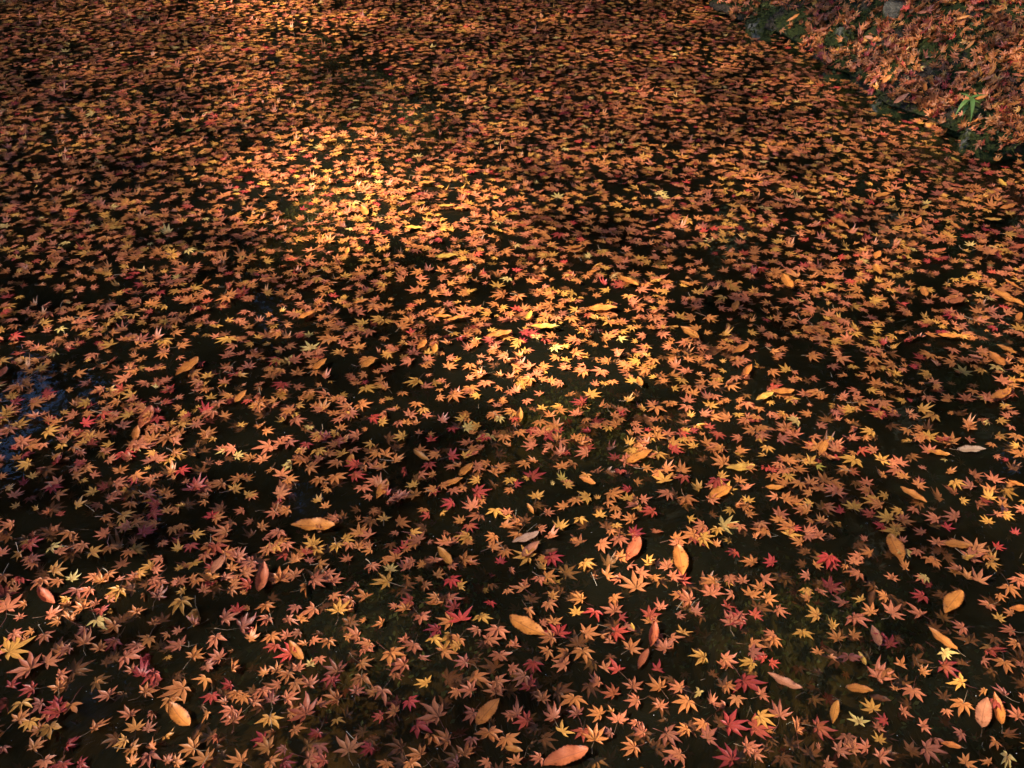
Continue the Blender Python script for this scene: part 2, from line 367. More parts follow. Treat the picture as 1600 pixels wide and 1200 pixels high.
for i in range(ns):
    s = sd[-1] * i / (ns - 1); p = shore_at(s)
    hk = 0.75 + 0.55 * noise.noise(Vector((s * 1.7, 4.2, 0))) + 0.25 * noise.noise(Vector((s * 6, 1.2, 0)))
    for k, d in enumerate(DIN):
        z = PROF[k][1] if k < len(PROF) else 0.15 + 0.52 * (d - 0.12) * (1 if d < 3.4 else 0.8)
        if k >= 2: z = z * hk if k < len(PROF) else z + 0.19 * (hk - 1) * math.exp(-(d - 0.12) / 0.3)
        q = p + INL * (d + 0.05 * noise.noise(Vector((s * 5, d * 4, z * 9))) + 0.03 * noise.noise(Vector((s * 14, d * 3, 1))))
        if k >= 2:
            z += 0.07 * noise.noise(Vector((q[0] * 2.6, q[1] * 2.6, 5))) * min(1, d * 3) + 0.028 * noise.noise(Vector((q[0] * 8, q[1] * 8, 2))) * min(1, d * 8 + .2) + 0.010 * noise.noise(Vector((q[0] * 25, q[1] * 25, 2)))
        V.append((q[0], q[1], z))
nd_ = len(DIN)
Fq = np.array([(i * nd_ + k, i * nd_ + k + 1, (i + 1) * nd_ + k + 1, (i + 1) * nd_ + k) for i in range(ns - 1) for k in range(nd_ - 1)])
bank = tag(mesh_obj('bank', V, Fq, M_BANK), 'mossy earth bank sloping down to the water', kind='structure')
bank_bvh = BVHTree.FromPolygons([Vector(v) for v in V], [tuple(int(x) for x in f) for f in Fq])
def on_bank(px, py):
    d = Vector(ray(px, py)).normalized(); h = bank_bvh.ray_cast(Vector((0, 0, CAM_H)), d)
    return (h[0], h[1] if h[1].dot(d) < 0 else -h[1]) if h[0] is not None else (None, None)
def down_bank(x, y):
    h = bank_bvh.ray_cast(Vector((x, y, 6)), Vector((0, 0, -1)))
    return (h[0], h[1] if h[1].z > 0 else -h[1]) if h[0] is not None else (None, None)

def ico(sub):
    import bmesh
    bm = bmesh.new(); bmesh.ops.create_icosphere(bm, subdivisions=sub, radius=1); v = [x.co.copy() for x in bm.verts]; f = [tuple(x.index for x in q.verts) for q in bm.faces]; bm.free(); return v, f
ICO = ico(4)
STONES = []
def stone(px, py, w, h, dpt, rot, mat, label, seed, sink=0.3, depth=0.0):
    """A weathered block at the spot of the bank or the shore that the line of sight meets."""
    c, _n = on_bank(px, py)
    g = ground(px, py); c = Vector(g) if c is None else c
    V = []
    for v in ICO[0]:
        q = Vector((math.copysign(abs(v.x) ** 0.75, v.x), math.copysign(abs(v.y) ** 0.75, v.y), math.copysign(abs(v.z) ** 0.7, v.z)))
        k = 1 + 0.22 * noise.noise(v * 1.3 + Vector((seed, 0, 0))) + 0.09 * noise.noise(v * 4 + Vector((seed, 3, 0))) + 0.03 * noise.noise(v * 11 + Vector((seed, 3, 0)))
        V.append((q.x * w * k, q.y * dpt * k, q.z * h * k))
    o = mesh_obj('shore_stone', V, np.array(ICO[1]), mat)
    o.location = (c.x, c.y + depth, c.z - h * sink + h * 0.2); o.rotation_euler = (0.1 * math.sin(seed), 0.12 * math.cos(seed), rot)
    tag(o, label, 'stone', 'stones in the pond bank'); STONES.append(o); return o
stone(1204, 70, 0.165, 0.135, 0.12, 0.3, M_STONE_MOSSY, 'rounded dark green mossy stone at the water edge in a notch of the bank', 1.0, sink=0.1, depth=0.05)
stone(1408, 20, 0.075, 0.07, 0.08, 0.5, M_STONE_GREY, 'bare grey stone poking out of the leaves at the top of the bank', 2.0, sink=0.45, depth=0.05)
stone(1415, 188, 0.17, 0.09, 0.12, -0.4, M_STONE_MOSSY, 'low black mossy stone at the water edge left of the bamboo grass', 3.0, sink=0.2, depth=0.06)
stone(1556, 240, 0.14, 0.095, 0.12, -0.2, M_STONE_MOSSY, 'blocky dark mossy stone at the water edge below the bamboo grass', 4.0, sink=0.1, depth=0.08)
stone(1604, 228, 0.08, 0.075, 0.08, 0.3, M_STONE_GREY, 'grey stone at the water edge against the right side of the picture', 5.0, sink=0.1, depth=0.06)
stone(1084, 14, 0.12, 0.085, 0.11, 0.2, M_STONE_MOSSY, 'dark shaded stone at the far water edge, topmost along the shoreline', 6.0, sink=0.1, depth=0.10)
stone(1312, 142, 0.11, 0.09, 0.09, -0.5, M_STONE_MOSSY, 'small mossy stone at the water edge halfway along the bank', 7.0, sink=0.2, depth=0.05)
stone(1330, 62, 0.13, 0.08, 0.11, 0.7, M_STONE_MOSSY, 'flat dark mossy stone bedded in the leafy slope', 8.0, sink=0.35, depth=0.05)

# ------------------------------------------------------------------ trees around the pond (above the frame: they shade the water and are mirrored in it)
def rhombs(P, size, g, stretch=1.5):
    """Leaf-spray faces of random facing at points P."""
    n_ = len(P); d = g.normal(size=(n_, 3)); d /= np.linalg.norm(d, axis=1)[:, None]
    e = np.cross(d, g.normal(size=(n_, 3))); e /= np.linalg.norm(e, axis=1)[:, None]
    s = (size * g.uniform(0.6, 1.4, n_))[:, None]
    V = np.stack([P - d * s * stretch * .5, P + e * s * .5, P + d * s * stretch * .5, P - e * s * .5], 1).reshape(-1, 3)
    i = np.arange(n_) * 4
    F_ = np.stack([np.stack([i, i + 1, i + 2], 1), np.stack([i, i + 2, i + 3], 1)], 1).reshape(-1, 3)
    return V, F_
def trunk_and_limbs(name_parent, h, r, g, limb_pts):
    p = [(0.15 * math.sin(t * 5) * t, 0.12 * math.cos(t * 4) * t, h * t) for t in np.linspace(0, 1, 9)]
    V, Fc = tube(p, [r * (1.25 if t == 0 else 1 - 0.8 * t) for t in np.linspace(0, 1, 9)], 9)
    for q in limb_pts:
        z = q[2] * 0.72 if q[2] * .72 < h else h * .9
        a = Vector((0.1, 0, z)); b = Vector(q)
        m = (a + b) / 2 + Vector((0, 0, 0.06 * (b - a).length))
        v2, f2 = tube([a, m, b], [r * .3, r * .2, r * .06], 5)
        k = len(V); V += v2; Fc += [tuple(x + k for x in f) for f in f2]
    return mesh_obj('trunk', V, Fc, M_BARK, parent=name_parent)
# openings in the far canopy through which blue sky is mirrored in the water
EYE2 = np.array([0, 0, -CAM_H])
def mirror_dir(px, py): d = ray(px, py); d = d * np.array([1, 1, -1]); return d / np.linalg.norm(d)
OPEN = [(mirror_dir(75, 612), 0.034), (mirror_dir(110, 602), 0.022), (mirror_dir(20, 655), 0.026), (mirror_dir(55, 640), 0.02), (mirror_dir(415, 484), 0.013), (mirror_dir(432, 690), 0.012), (mirror_dir(482, 802), 0.013),
        (mirror_dir(1045, 850), 0.004), (mirror_dir(1590, 705), 0.010), (mirror_dir(1563, 895), 0.009), (mirror_dir(140, 1103), 0.018), (mirror_dir(252, 792), 0.010), (mirror_dir(18, 722), 0.014)]
def evergreen(x, y, h, rad, n_, seed, label):
    g = np.random.default_rng(seed)
    root = bpy.data.objects.new('evergreen_tree', None); COL.objects.link(root); root.location = (x, y, 0.3)
    tag(root, label, 'tree', 'evergreen trees beyond the pond')
    t = g.uniform(0.02, 1, n_); prof = np.where(t < 0.1, 0.6 + 4 * t, 1.0) * np.clip(1.15 - t, 0.1, 1) ** 0.45
    a = g.uniform(0, 2 * math.pi, n_); rr = rad * prof * g.uniform(0.1, 1, n_) ** 0.5 * (1 + 0.18 * np.sin(a * 5 + t * 30))
    P = np.stack([rr * np.cos(a), rr * np.sin(a), t * h], 1)
    W = P + np.array([x, y, 0.3]) - EYE2; W /= np.linalg.norm(W, axis=1)[:, None]
    keep = np.ones(n_, bool)
    for d, ang in OPEN:
        wob = 0.9 + 0.45 * np.sin(W[:, 0] * 150 + W[:, 2] * 60) * np.cos(W[:, 2] * 130 + 1) + 0.3 * np.sin(W[:, 0] * 420) * np.sin(W[:, 2] * 380)
        keep &= np.arccos(np.clip(W @ d, -1, 1)) > (ang + 0.012) * wob
    V, F_ = rhombs(P[keep], 0.42, g, 1.5)
    mesh_obj('crown', V, F_, M_EVERGREEN, np.repeat(g.uniform(0, 1, keep.sum()), 4)[:, None] * np.ones(3), parent=root, smooth=False)
    trunk_and_limbs(root, h * 0.9, 0.28, g, [])
    return root
k = 0
for row, (rad, hh, cr, azs) in enumerate(((13.2, 25, 2.9, (-43, -30, -18, -6, 6, 18, 30, 43)), (17.5, 30, 3.6, (-36, -24, -12, 0, 12, 24, 37, 50)))):
    for az in azs:
        k += 1
        evergreen(rad * math.sin(R(az)), max(10.0, rad * math.cos(R(az))), hh, cr, 7600, 100 + k,
                  f"dense evergreen tree beyond the pond, {ORD1[(k - 1) % 8]} from the left in the {'front' if row == 0 else 'back'} row")
# unseen autumn trees added on the left, crowns thinned to shape the sun pools
def want_light(px, py):
    """Share of sun the added canopy is thinned to let through to each spot of the pond."""
    T = np.full(px.shape, 0.215)
    def el(cx, cy_, rx, ry, v, soft=1.6):
        nonlocal T
        d = ((px - cx) / rx) ** 2 + ((py - cy_) / ry) ** 2
        T = np.maximum(T, T + (v - T) * np.exp(-d ** 1.5 * soft))
    el(530, 288, 170, 80, 1.0, 0.8); el(690, 308, 110, 48, 0.75); el(395, 8, 75, 24, 1.0, 0.8); el(470, 42, 70, 22, 0.9, 0.8); el(730, 400, 110, 60, 0.5); el(810, 480, 110, 60, 0.55); el(900, 575, 160, 80, 0.95); el(960, 480, 170, 60, 0.42)
    el(1130, 640, 180, 80, 0.40); el(1350, 830, 330, 190, 0.27); el(790, 410, 160, 70, 0.40); el(430, 150, 120, 60, 0.36)
    el(1030, 900, 250, 120, 0.34)
    T = T * (1 - 0.35 * np.exp(-(((px - 60) / 330) ** 2 + ((py - 330) / 260) ** 2))) * (1 - 0.08 * np.exp(-(((px - 150) / 420) ** 2 + ((py - 1050) / 240) ** 2)))
    T = T * (1 - 0.42 * np.exp(-(((px - 40) / 300) ** 2 + ((py - 60) / 230) ** 2)) ) * (1 - 0.38 * np.exp(-(((px - 900) / 420) ** 2 + ((py - 10) / 110) ** 2)))
    T = T * (1 - 0.38 * np.exp(-(((px - 1600) / 340) ** 2 + ((py - 80) / 170) ** 2)))
    return np.clip(T, 0.06, 1)
S3 = np.array(SUN_DIR); g = np.random.default_rng(5)
TMIN = 0.06; tau = -math.log(TMIN); qs = 0.085
area = 15.0 * 11.5 * math.sin(SUN_EL); N = int(tau * area / (0.5 * qs * qs * 1.4 * 0.5 * 1.16))
na, nb = int(math.sqrt(N * 15 / 11.5)), int(math.sqrt(N * 11.5 / 15))
ga, gb = np.meshgrid(np.arange(na), np.arange(nb)); N = ga.size
gx = -8 + 15 * (ga.ravel() + g.uniform(0, 1, N)) / na; gy = -0.5 + 11.5 * (gb.ravel() + g.uniform(0, 1, N)) / nb
px_, py_, zc_ = to_px(gx, np.maximum(gy, 0.7))
keep = g.uniform(0, 1, N) < -np.log(want_light(np.clip(px_, -300, 1900), np.clip(py_, -150, 1400))) / tau
gx, gy = gx[keep], gy[keep]
dist = g.uniform(19, 29, len(gx)) + 1.2 * np.sin(gx * 1.3) + 1.0 * np.cos(gy * 1.7)
P = np.stack([gx, gy, np.zeros(len(gx))], 1) + S3 * dist[:, None]
bases = [(-17.5, -5.2), (-18.5, -0.6), (-17.0, 3.6)]
own = np.argmin(np.stack([np.abs(P[:, 1] - b[1] + 0.5 * np.sin(P[:, 2])) for b in bases], 1), 1)
words3 = ['nearest the path', 'in the middle of the row', 'farthest along the row']
for k, b in enumerate(bases):
    root = bpy.data.objects.new('added_maple', None); COL.objects.link(root); root.location = (b[0], b[1], 0.4)
    tag(root, 'unseen autumn maple added on the left to filter the sun, ' + words3[k], 'tree', 'unseen trees added to filter the sun')
    Q = P[own == k] - np.array([b[0], b[1], 0.4])
    V, F_ = rhombs(Q, qs, g, 1.4)
    mesh_obj('crown', V, F_, M_AUTUMN, np.repeat(g.uniform(0, 1, len(Q)), 4)[:, None] * np.ones(3), parent=root, smooth=False)
    trunk_and_limbs(root, 15, 0.22, g, [])

# unseen dense autumn trees added to close off sky and throw warm light back
def sky_cover_tree(x, y, h, rad, n_, seed, label):
    g = np.random.default_rng(seed); root = bpy.data.objects.new('added_maple', None); COL.objects.link(root); root.location = (x, y, 0.4)
    tag(root, label, 'tree', 'unseen autumn trees added to close off sky')
    d = g.normal(size=(n_, 3)); d /= np.linalg.norm(d, axis=1)[:, None]; rr = g.uniform(0.15, 1, n_) ** 0.45 * (1 + 0.2 * np.sin(d[:, 0] * 7) * np.cos(d[:, 1] * 6 + d[:, 2] * 5))
    P = d * rr[:, None] * np.array([rad, rad, h * 0.36]) + np.array([0, 0, h * 0.62])
    V, F_ = rhombs(P, 0.34, g, 1.4)
    mesh_obj('crown', V, F_, M_AUTUMN, np.repeat(g.uniform(0, 1, n_), 4)[:, None] * np.ones(3), parent=root, smooth=False)
    trunk_and_limbs(root, h * 0.8, 0.24, g, [(rad * .5 * math.cos(a), rad * .5 * math.sin(a), h * .62) for a in (0.4, 2.2, 4.1, 5.5)])
for k, (x, y, h, rad, lab) in enumerate(((11.5, 4.0, 14, 4.2, 'unseen broad maple added to close off sky, right bank opposite mid pond'), (10.0, -3.5, 13, 4.2, 'unseen broad maple added to close off sky, right and behind the viewer'), (3.5, -8.0, 14, 4.4, 'unseen maple added to close off sky behind the viewer, right of two'),
                                        (-3.5, -9.5, 13, 4.0, 'unseen maple added to close off sky behind the viewer, left of two'), (16.0, 0.0, 18, 4.6, 'tallest unseen maple added to close off sky, far up the right bank'))):
    sky_cover_tree(x, y, h, rad, 3600, 300 + k, lab)

# ------------------------------------------------------------------ leaves: where each one lies (read from the photograph, in tiles of 400 x 300 px)
TA = "270 30 k 120;370 35 o 90;445 30 w 90;480 90 p 130;565 95 k 100;640 45 o 110;735 30 k 80;845 25 k 90;955 35 k 90;1080 55 k 60;1195 25 o 80;1440 95 o 100;1515 115 o 50;1270 105 k 85;1560 60 r 110;1400 20 k 120;75 40 o 90;85 100 o 80;160 60 d 110;910 120 o 75;985 145 p 110;1135 160 y 140 -80;1150 105 y 70;750 100 y 130;420 150 y 80;440 195 o 80;520 215 o 110;600 190 k 80;680 155 k 90;705 220 y 70;605 285 w 150 -45;720 320 o 140;45 215 k 160;160 180 o 70;310 250 k 120;370 295 o 90;445 295 o 110;860 245 o 100;1245 235 y 150 -70;1400 275 k 130;1485 235 r 90;1555 210 o 60;960 310 o 80;1510 340 p 160;1585 340 r 70;1560 400 o 100;1215 325 k 120;1350 390 k 120;1050 370 o 80;1115 360 k 70;535 345 p 90;125 270 k 70;90 375 k 100;205 355 o 70;280 375 k 100;165 410 o 70;420 395 d 100;530 430 o 130 90;625 470 o 105 90;935 390 o 120;855 440 k 110;720 410 c 110;1130 440 k 120;1040 430 d 110;945 510 c 120;785 515 k 150;60 490 y 200 30;390 490 o 110;440 470 p 100;295 550 k 130;200 600 k 190 150;130 640 k 120;375 640 k 90;370 710 o 110;1210 525 o 120;1290 570 p 110;1375 520 k 130;1460 480 o 50;1050 510 y 50;1450 610 o 120 90;1440 685 c 90;1290 650 o 130;965 610 c 130;990 670 c 90;830 610 k 90 90;1150 710 o 200 -150;1090 600 d 100;1325 750 c 110;1480 730 o 100;1520 760 o 100;1580 800 k 100;905 740 o 120 40;690 765 k 120;765 715 d 90;605 660 o 50;445 810 o 180 -115;210 720 c 120;140 800 y 140;260 810 p 120;310 850 k 130;190 920 y 120 -80;120 910 o 130;320 950 y 150 -80;250 980 o 100;590 960 o 130 30;815 880 k 110;920 970 p 90;850 970 o 110;785 1030 y 100;720 1000 d 120;820 1090 o 120;1030 1010 y 105 30;935 1070 o 110;935 1125 p 130;960 860 p 90;1065 780 o 130;1410 800 k 90;1455 850 k 120;1455 915 k 130 90;1300 860 o 100;1250 800 d 100;1365 1010 k 85;1215 1095 o 140;1290 1160 o 130;1060 1120 d 90;1510 1170 o 130;215 1090 o 110 60;410 1080 c 130 60;20 1080 k 90;280 1160 k 130;400 1180 c 120;500 1190 c 90;820 1180 o 90;1100 1180 o 100;1040 1170 k 80;1580 700 d 100"
TB = "150 35 o 160;245 15 k 110;320 75 o 115 -90;440 0 k 100;475 50 k 110;630 70 k 110;690 140 o 120;825 45 y 130;900 70 d 120;1050 65 o 80;1130 10 o 80;1215 30 r 110;1270 75 y 80;1460 35 d 90;1570 95 o 70;60 190 o 110;75 270 k 100;195 275 k 130;280 285 o 90;255 205 p 90;365 210 k 150;410 150 d 100;480 130 k 90;515 240 y 130;570 235 o 110;595 165 k 110;580 290 d 110;680 290 o 45;790 310 o 100;870 195 k 60;935 220 o 100;1030 255 k 110;1130 150 o 90;1200 150 k 120;1240 215 c 100;1280 290 r 170 100;1220 290 o 120;1400 255 y 110;1465 170 r 75;1510 340 k 140;1440 410 k 130;1385 345 p 90;1140 350 c 110;1105 400 y 120;1220 385 y 150;1270 400 o 120;1165 480 o 140;1265 450 y 80;1310 555 p 110;1520 495 k 130;1580 430 o 80;1590 580 k 90;95 380 o 110;195 385 k 90;270 365 p 80;310 440 o 80;355 405 k 80;455 415 o 100 -90;400 330 d 80;565 395 o 70;635 385 k 120;710 435 k 110;580 445 d 80;670 470 k 90;985 440 k 120;930 410 k 70;840 490 o 150;1030 520 p 90;930 560 k 150;860 610 k 110;340 565 w 80;395 520 k 90;220 500 r 140;655 560 o 105;660 640 o 130 -90;510 610 p 130;55 625 o 80;125 610 o 90;205 620 o 110;260 600 k 90;245 680 o 110;330 690 k 120;145 690 k 80;40 720 k 110;480 680 c 100;625 745 k 100;790 720 k 160;740 740 o 90;510 780 o 130;190 775 k 120;100 800 p 100;400 815 k 90;315 880 c 190 130;215 870 o 100;85 890 y 150 -90;505 905 y 90;240 970 o 110;115 990 o 100;80 1090 o 130;180 1085 p 80;390 990 c 110;400 1070 p 120;330 1150 k 150;430 1160 c 110;90 1170 o 120;170 1180 c 110;580 1100 p 160 100;700 980 d 100;800 970 d 90;715 1080 c 110;870 860 o 105 150;785 890 r 85;955 790 r 110;1060 905 k 80;1140 890 k 180 150;1070 680 y 100;1090 1000 o 150 -20;1200 1030 o 130;905 1030 d 140;1030 1130 o 120;1300 1130 o 120 80;960 1170 o 120;820 1175 o 100;1360 640 o 150 -20;1260 730 o 90;1345 735 k 120;1250 620 d 80;1170 770 d 130;1500 670 k 130;1500 740 o 140;1360 860 k 120;1455 980 o 170 -80;1560 1020 o 140;1350 1030 p 90;1450 1165 k 90;1590 880 k 80;1255 1180 p 100"
TC = "75 85 k 130;165 20 k 90;300 95 d 130;405 60 d 80;245 135 o 80;435 160 o 110;630 140 o 100;585 10 o 120;670 30 k 90;775 85 k 180 110;1055 45 r 110;880 15 o 90;1270 45 o 120;1355 25 k 80;1440 50 k 80;1545 90 o 90;1585 150 o 110;1485 130 o 110;1375 125 k 90;1240 125 k 130 80;1340 205 c 90;1405 250 p 90;1510 255 c 90;1475 300 d 70;1365 305 p 130 90;1195 210 d 80;1140 240 p 90;1110 160 k 120;1055 120 o 100;930 215 k 90;1035 255 p 70;100 215 o 130 -70;225 180 k 110;205 250 d 80;400 240 y 90 100;515 235 r 125;640 230 k 130;285 375 r 150 90;255 305 o 90;185 310 k 60;250 400 o 120;460 370 o 120;550 390 o 100;570 310 d 90;640 360 r 130;700 320 p 100;610 430 k 90;440 470 o 140 -80;735 470 o 125 40;350 500 o 130;330 570 k 130;225 475 o 110;125 430 d 110;130 490 d 130;20 450 k 90;10 580 d 70;80 640 p 120;280 675 d 160;180 720 d 110;185 790 o 105;390 765 o 150 -110;540 670 k 110;575 590 k 100;665 600 r 120 130;635 755 c 120;750 710 k 110;780 790 k 110;860 300 o 100;920 370 k 80;1065 370 y 100;990 400 k 120;960 465 k 140;1160 440 d 90;1200 520 y 120;1320 530 k 130;1345 570 o 90;1255 600 d 70;1490 430 o 120;1490 490 p 110;1500 550 y 110;1575 530 r 90;1440 660 c 180;1335 700 o 90;910 600 c 100;1010 610 d 120;1060 670 d 110;1050 720 k 110;925 710 o 130;1170 730 w 130 -120;1100 795 o 130;1245 800 k 110;1330 830 k 130;1400 770 k 100;1550 760 k 110;920 830 k 90;975 860 d 80;720 840 d 90;550 880 o 120;625 870 o 80;660 920 k 120;780 920 k 80;405 870 p 110;260 900 k 130;30 880 k 110;95 920 r 120;310 985 y 120;445 975 c 120;515 1040 o 160 85;520 1120 d 130;615 990 p 90;820 990 k 110;765 1080 o 130;960 1000 p 150;1090 970 o 100;1200 930 o 110;1215 1030 p 130;1350 945 c 180 20;1540 890 y 140;1460 1080 k 120;1510 1130 k 110;1050 1120 k 130;970 1140 p 100;175 1150 k 100;20 1180 o 100;1590 970 o 70;1590 1080 d 80"
TD = "245 15 k 80;55 220 k 100;230 95 y 80;250 150 o 90;310 95 k 100;345 20 d 90;480 105 k 110;580 160 y 90;470 185 p 110;730 140 o 90;820 110 d 120;670 30 d 100;770 30 k 90;985 15 w 80;965 140 c 120;1110 90 d 110;1240 30 o 110;1555 30 k 100;1500 80 o 120;1440 125 o 80;1375 190 k 110;1435 280 y 80;1520 245 o 70;1520 360 k 110;1545 430 o 90;305 260 y 120;525 270 k 140 -40;640 245 o 100;765 250 k 130;950 255 k 130;815 335 d 90;210 360 y 120 -70;400 335 y 110 100;430 410 o 110;525 385 o 90;30 370 k 90;30 400 o 100;760 440 c 110;920 405 d 100;1215 330 k 110;1270 390 d 150;1405 420 d 90;1090 490 w 130;1225 530 d 120;1335 540 p 90;1470 550 o 130 -90;1580 570 p 60;310 495 o 70;385 510 k 90;335 570 d 90;500 510 p 130;15 555 r 80;735 590 o 130;825 570 o 100;680 640 k 160;950 615 o 90;1085 580 c 150;905 715 k 140;1205 680 y 130;1215 810 o 140 -110;1110 730 d 100;790 720 o 60;1350 720 o 80;1475 760 p 110;1590 770 k 80;1105 850 k 70;1560 890 k 120;650 850 y 130;835 855 k 90;730 915 c 90;565 930 w 120 100;680 965 k 90;690 1040 y 90;960 950 k 110;1020 1020 p 130;980 1090 p 170 -20;1205 990 p 100;1420 1040 o 100;1490 1140 w 150 -100;1230 1180 o 110;1370 1185 o 80;170 995 o 140 110;70 890 k 130 90;90 1110 d 140;25 990 d 80;300 960 c 150;250 890 d 90;310 1085 k 60;490 1010 p 120;430 1110 p 120;520 1100 k 120;610 1090 k 100;690 1150 k 120;360 1180 k 90"
# only the leaves that stand out, in the band above
TE = "640 35 r 110;690 120 r 70;395 190 k 100;1220 490 r 150 20;850 240 w 90;1410 265 w 100;1460 510 y 120;830 860 y 130 20;1120 830 c 90;1215 785 y 110;180 350 y 130;105 610 y 70;230 635 y 80;310 650 c 80;330 500 c 110;450 1060 w 80;190 1030 y 90;575 910 k 60;850 440 c 90;590 530 y 110"
TF = "530 140 r 80;495 215 c 110;230 35 y 70;1215 300 c 110;400 160 y 100;920 190 y 110;1310 130 w 110;1520 65 w 80;110 850 y 140;185 885 r 110;505 855 y 110 -90;1215 1030 r 130 100;130 570 r 70;480 640 k 110;800 695 y 90;940 1000 k 110;1270 1100 y 80;835 1060 y 120;1100 520 c 90;940 380 c 100"
TG = "675 50 r 110;880 650 r 130;460 250 c 110;650 280 c 90;195 175 r 90;290 145 c 80;460 135 y 100;735 210 y 120;1140 105 y 120;315 445 g 80;1575 370 r 90;970 165 k 100;1315 720 w 160;860 180 y 90;1060 190 y 90;1140 240 y 90"
TH = "375 935 r 160 -100;425 245 r 90;280 225 r 80;515 405 c 90;715 740 r 110;160 750 r 90;1345 555 c 100;1420 870 r 90;15 385 r 90;95 320 p 80;300 365 g 90;220 330 y 80;120 415 y 100;530 630 y 130 90;670 575 y 140;1160 470 y 120;1445 140 y 90;850 885 w 110;1230 930 y 110;530 975 k 110 90"
# dark openings of bare water between the leaves, same tiles
GAPS = {(0, 640): "640 640 190 55;830 960 90 80;470 680 90 40;60 400 90 40;320 430 60 40;250 740 60 40;620 420 60 50;1200 890 100 60;1050 600 60 40;1130 330 60 40;700 180 60 60;1550 250 50 50;1400 640 50 40",
        (400, 640): "790 140 60 60;960 580 70 60;780 620 40 60;390 640 60 50;700 750 60 40;1450 740 150 70;1400 840 50 60;1290 900 50 70;480 950 60 70;620 1080 90 60;1360 1100 80 90;730 930 90 40;540 700 50 60;200 300 50 60;130 100 50 40;1450 450 50 50",
        (800, 640): "380 120 70 70;970 80 100 60;560 320 60 30;950 680 130 80;420 740 130 50;330 920 90 70;930 850 70 60;1180 420 100 80;1180 950 170 90;1450 880 90 60;1160 620 60 40;250 620 60 50;1500 250 60 60;640 470 40 30;600 680 40 40;200 100 50 30",
        (1200, 640): "600 80 70 80;780 200 90 110;650 420 70 60;1150 120 120 60;730 460 60 60;1060 620 100 80;610 850 160 90;100 1000 120 80;700 900 50 50;1200 700 80 50;1330 800 60 50;1000 1000 60 50;1430 1000 60 60;1350 330 80 60;940 450 60 40;60 850 60 60;700 640 60 40"}
GAPP = [(950, 455, 45, 10), (860, 620, 55, 22), (1010, 610, 55, 22), (1270, 570, 60, 22), (1300, 595, 45, 22), (700, 650, 45, 15), (160, 290, 42, 11), (230, 145, 30, 9), (40, 450, 60, 16), (90, 560, 40, 14),
        (860, 545, 45, 14), (230, 250, 40, 12), (660, 420, 40, 12), (420, 480, 22, 16), (70, 610, 55, 22), (640, 590, 40, 16), (200, 470, 36, 14), (330, 540, 36, 14), (1440, 440, 36, 12), (1560, 340, 40, 10), (1090, 400, 36, 9), (540, 200, 26, 6), (760, 255, 36, 9), (520, 570, 40, 16)]
for (ox, oy), s in GAPS.items():
    for q in s.split(';'):
        a = [float(v) for v in q.split()]; GAPP.append((ox + a[0] / 4, oy + a[1] / 4, a[2] / 4, a[3] / 4))
def parse(s, ox, oy):
    out = []
    for q in s.split(';'):
        a = q.split(); out.append((ox + float(a[0]) / 4, oy + float(a[1]) / 4, a[2], float(a[3]) / 4, float(a[4]) if len(a) > 4 else None))
    return out
NEAR = parse(TA, 0, 900) + parse(TB, 400, 900) + parse(TC, 800, 900) + parse(TD, 1200, 900)
STAND = [q for q in parse(TE, 0, 640) + parse(TF, 400, 640) + parse(TG, 800, 640) + parse(TH, 1200, 640) if q[1] < 896]

# oval leaves floating: photo x, y, length px, slant in the picture (deg), colour, curl, own description (where one was written)
OV = [(75, 938, 40, -45, 'R', 0.9, 'folded red-orange oval leaf'), (281, 1121, 50, -50, 'O', 0.3, 'slim orange oval leaf'), (306, 1140, 36, 60, 'B', 0.9, 'crumpled brown oval leaf'),
      (463, 1020, 38, -55, 'O', 0.2, 'rust oval leaf under a red leaf'), (679, 945, 30, 5, 'O', 0.5, 'half-round orange oval leaf'), (762, 1116, 56, 50, 'O', 0.2, 'upright bright orange oval leaf'),
      (411, 908, 46, 78, 'R', 0.8, 'narrow red pointed oval leaf'), (824, 982, 64, -27, 'O', 0.15, 'long smooth bright orange oval leaf'), (1020, 998, 40, 80, 'R', 0.9, 'slim rust leaf standing on end'),
      (1004, 1033, 34, 62, 'R', 0.4, 'red-brown drop-shaped oval leaf'), (988, 982, 13, -70, 'Y', 0.3, 'tiny yellow leaflet'), (803, 1174, 30, -10, 'O', 0.3, 'small orange oval leaf near the bottom edge'),
      (882, 1187, 76, 15, 'R', 0.3, 'large rust oval leaf on the bottom edge'), (1487, 944, 46, 52, 'O', 0.15, 'clean orange oval leaf'), (1592, 953, 34, 5, 'O', 0.3, 'orange oval leaf cut by the right edge'),
      (1367, 998, 36, -72, 'P', 0.4, 'pink drop-shaped leaf with a tail'), (1470, 1003, 58, -42, 'O', 0.35, 'long narrow orange leaf lying diagonally'), (1346, 1032, 24, -60, 'Y', 0.6, 'pale yellow wedge-shaped leaf scrap'),
      (1224, 1069, 60, -25, 'P', 0.45, 'rust-pink oval leaf with an upturned rim'), (1341, 1081, 45, -3, 'O', 0.3, 'toothed orange oval leaf'), (1376, 1087, 36, -12, 'B', 0.4, 'brown half-sunk oval leaf'),
      (1303, 1116, 36, 78, 'O', 0.3, 'spotted round-ended orange oval leaf'), (1535, 1118, 48, 80, 'P', 0.3, 'pink-orange oval leaf pointing at the viewer'), (1557, 1113, 52, -76, 'O', 0.9, 'curled narrow ochre leaf'),
      (1484, 1168, 34, -10, 'O', 0.4, 'small orange leaf under a mauve leaf'), (1362, 932, 26, 75, 'B', 0.8, 'dark red crumpled leaf')]
def tile_ov(s, ox, oy, k):
    for q in s.split(';'):
        a = q.split(); OV.append((ox + float(a[0]) / k, oy + float(a[1]) / k, float(a[2]) / k, float(a[3]), a[4], 0.25 if len(a) < 6 else float(a[5]), None))
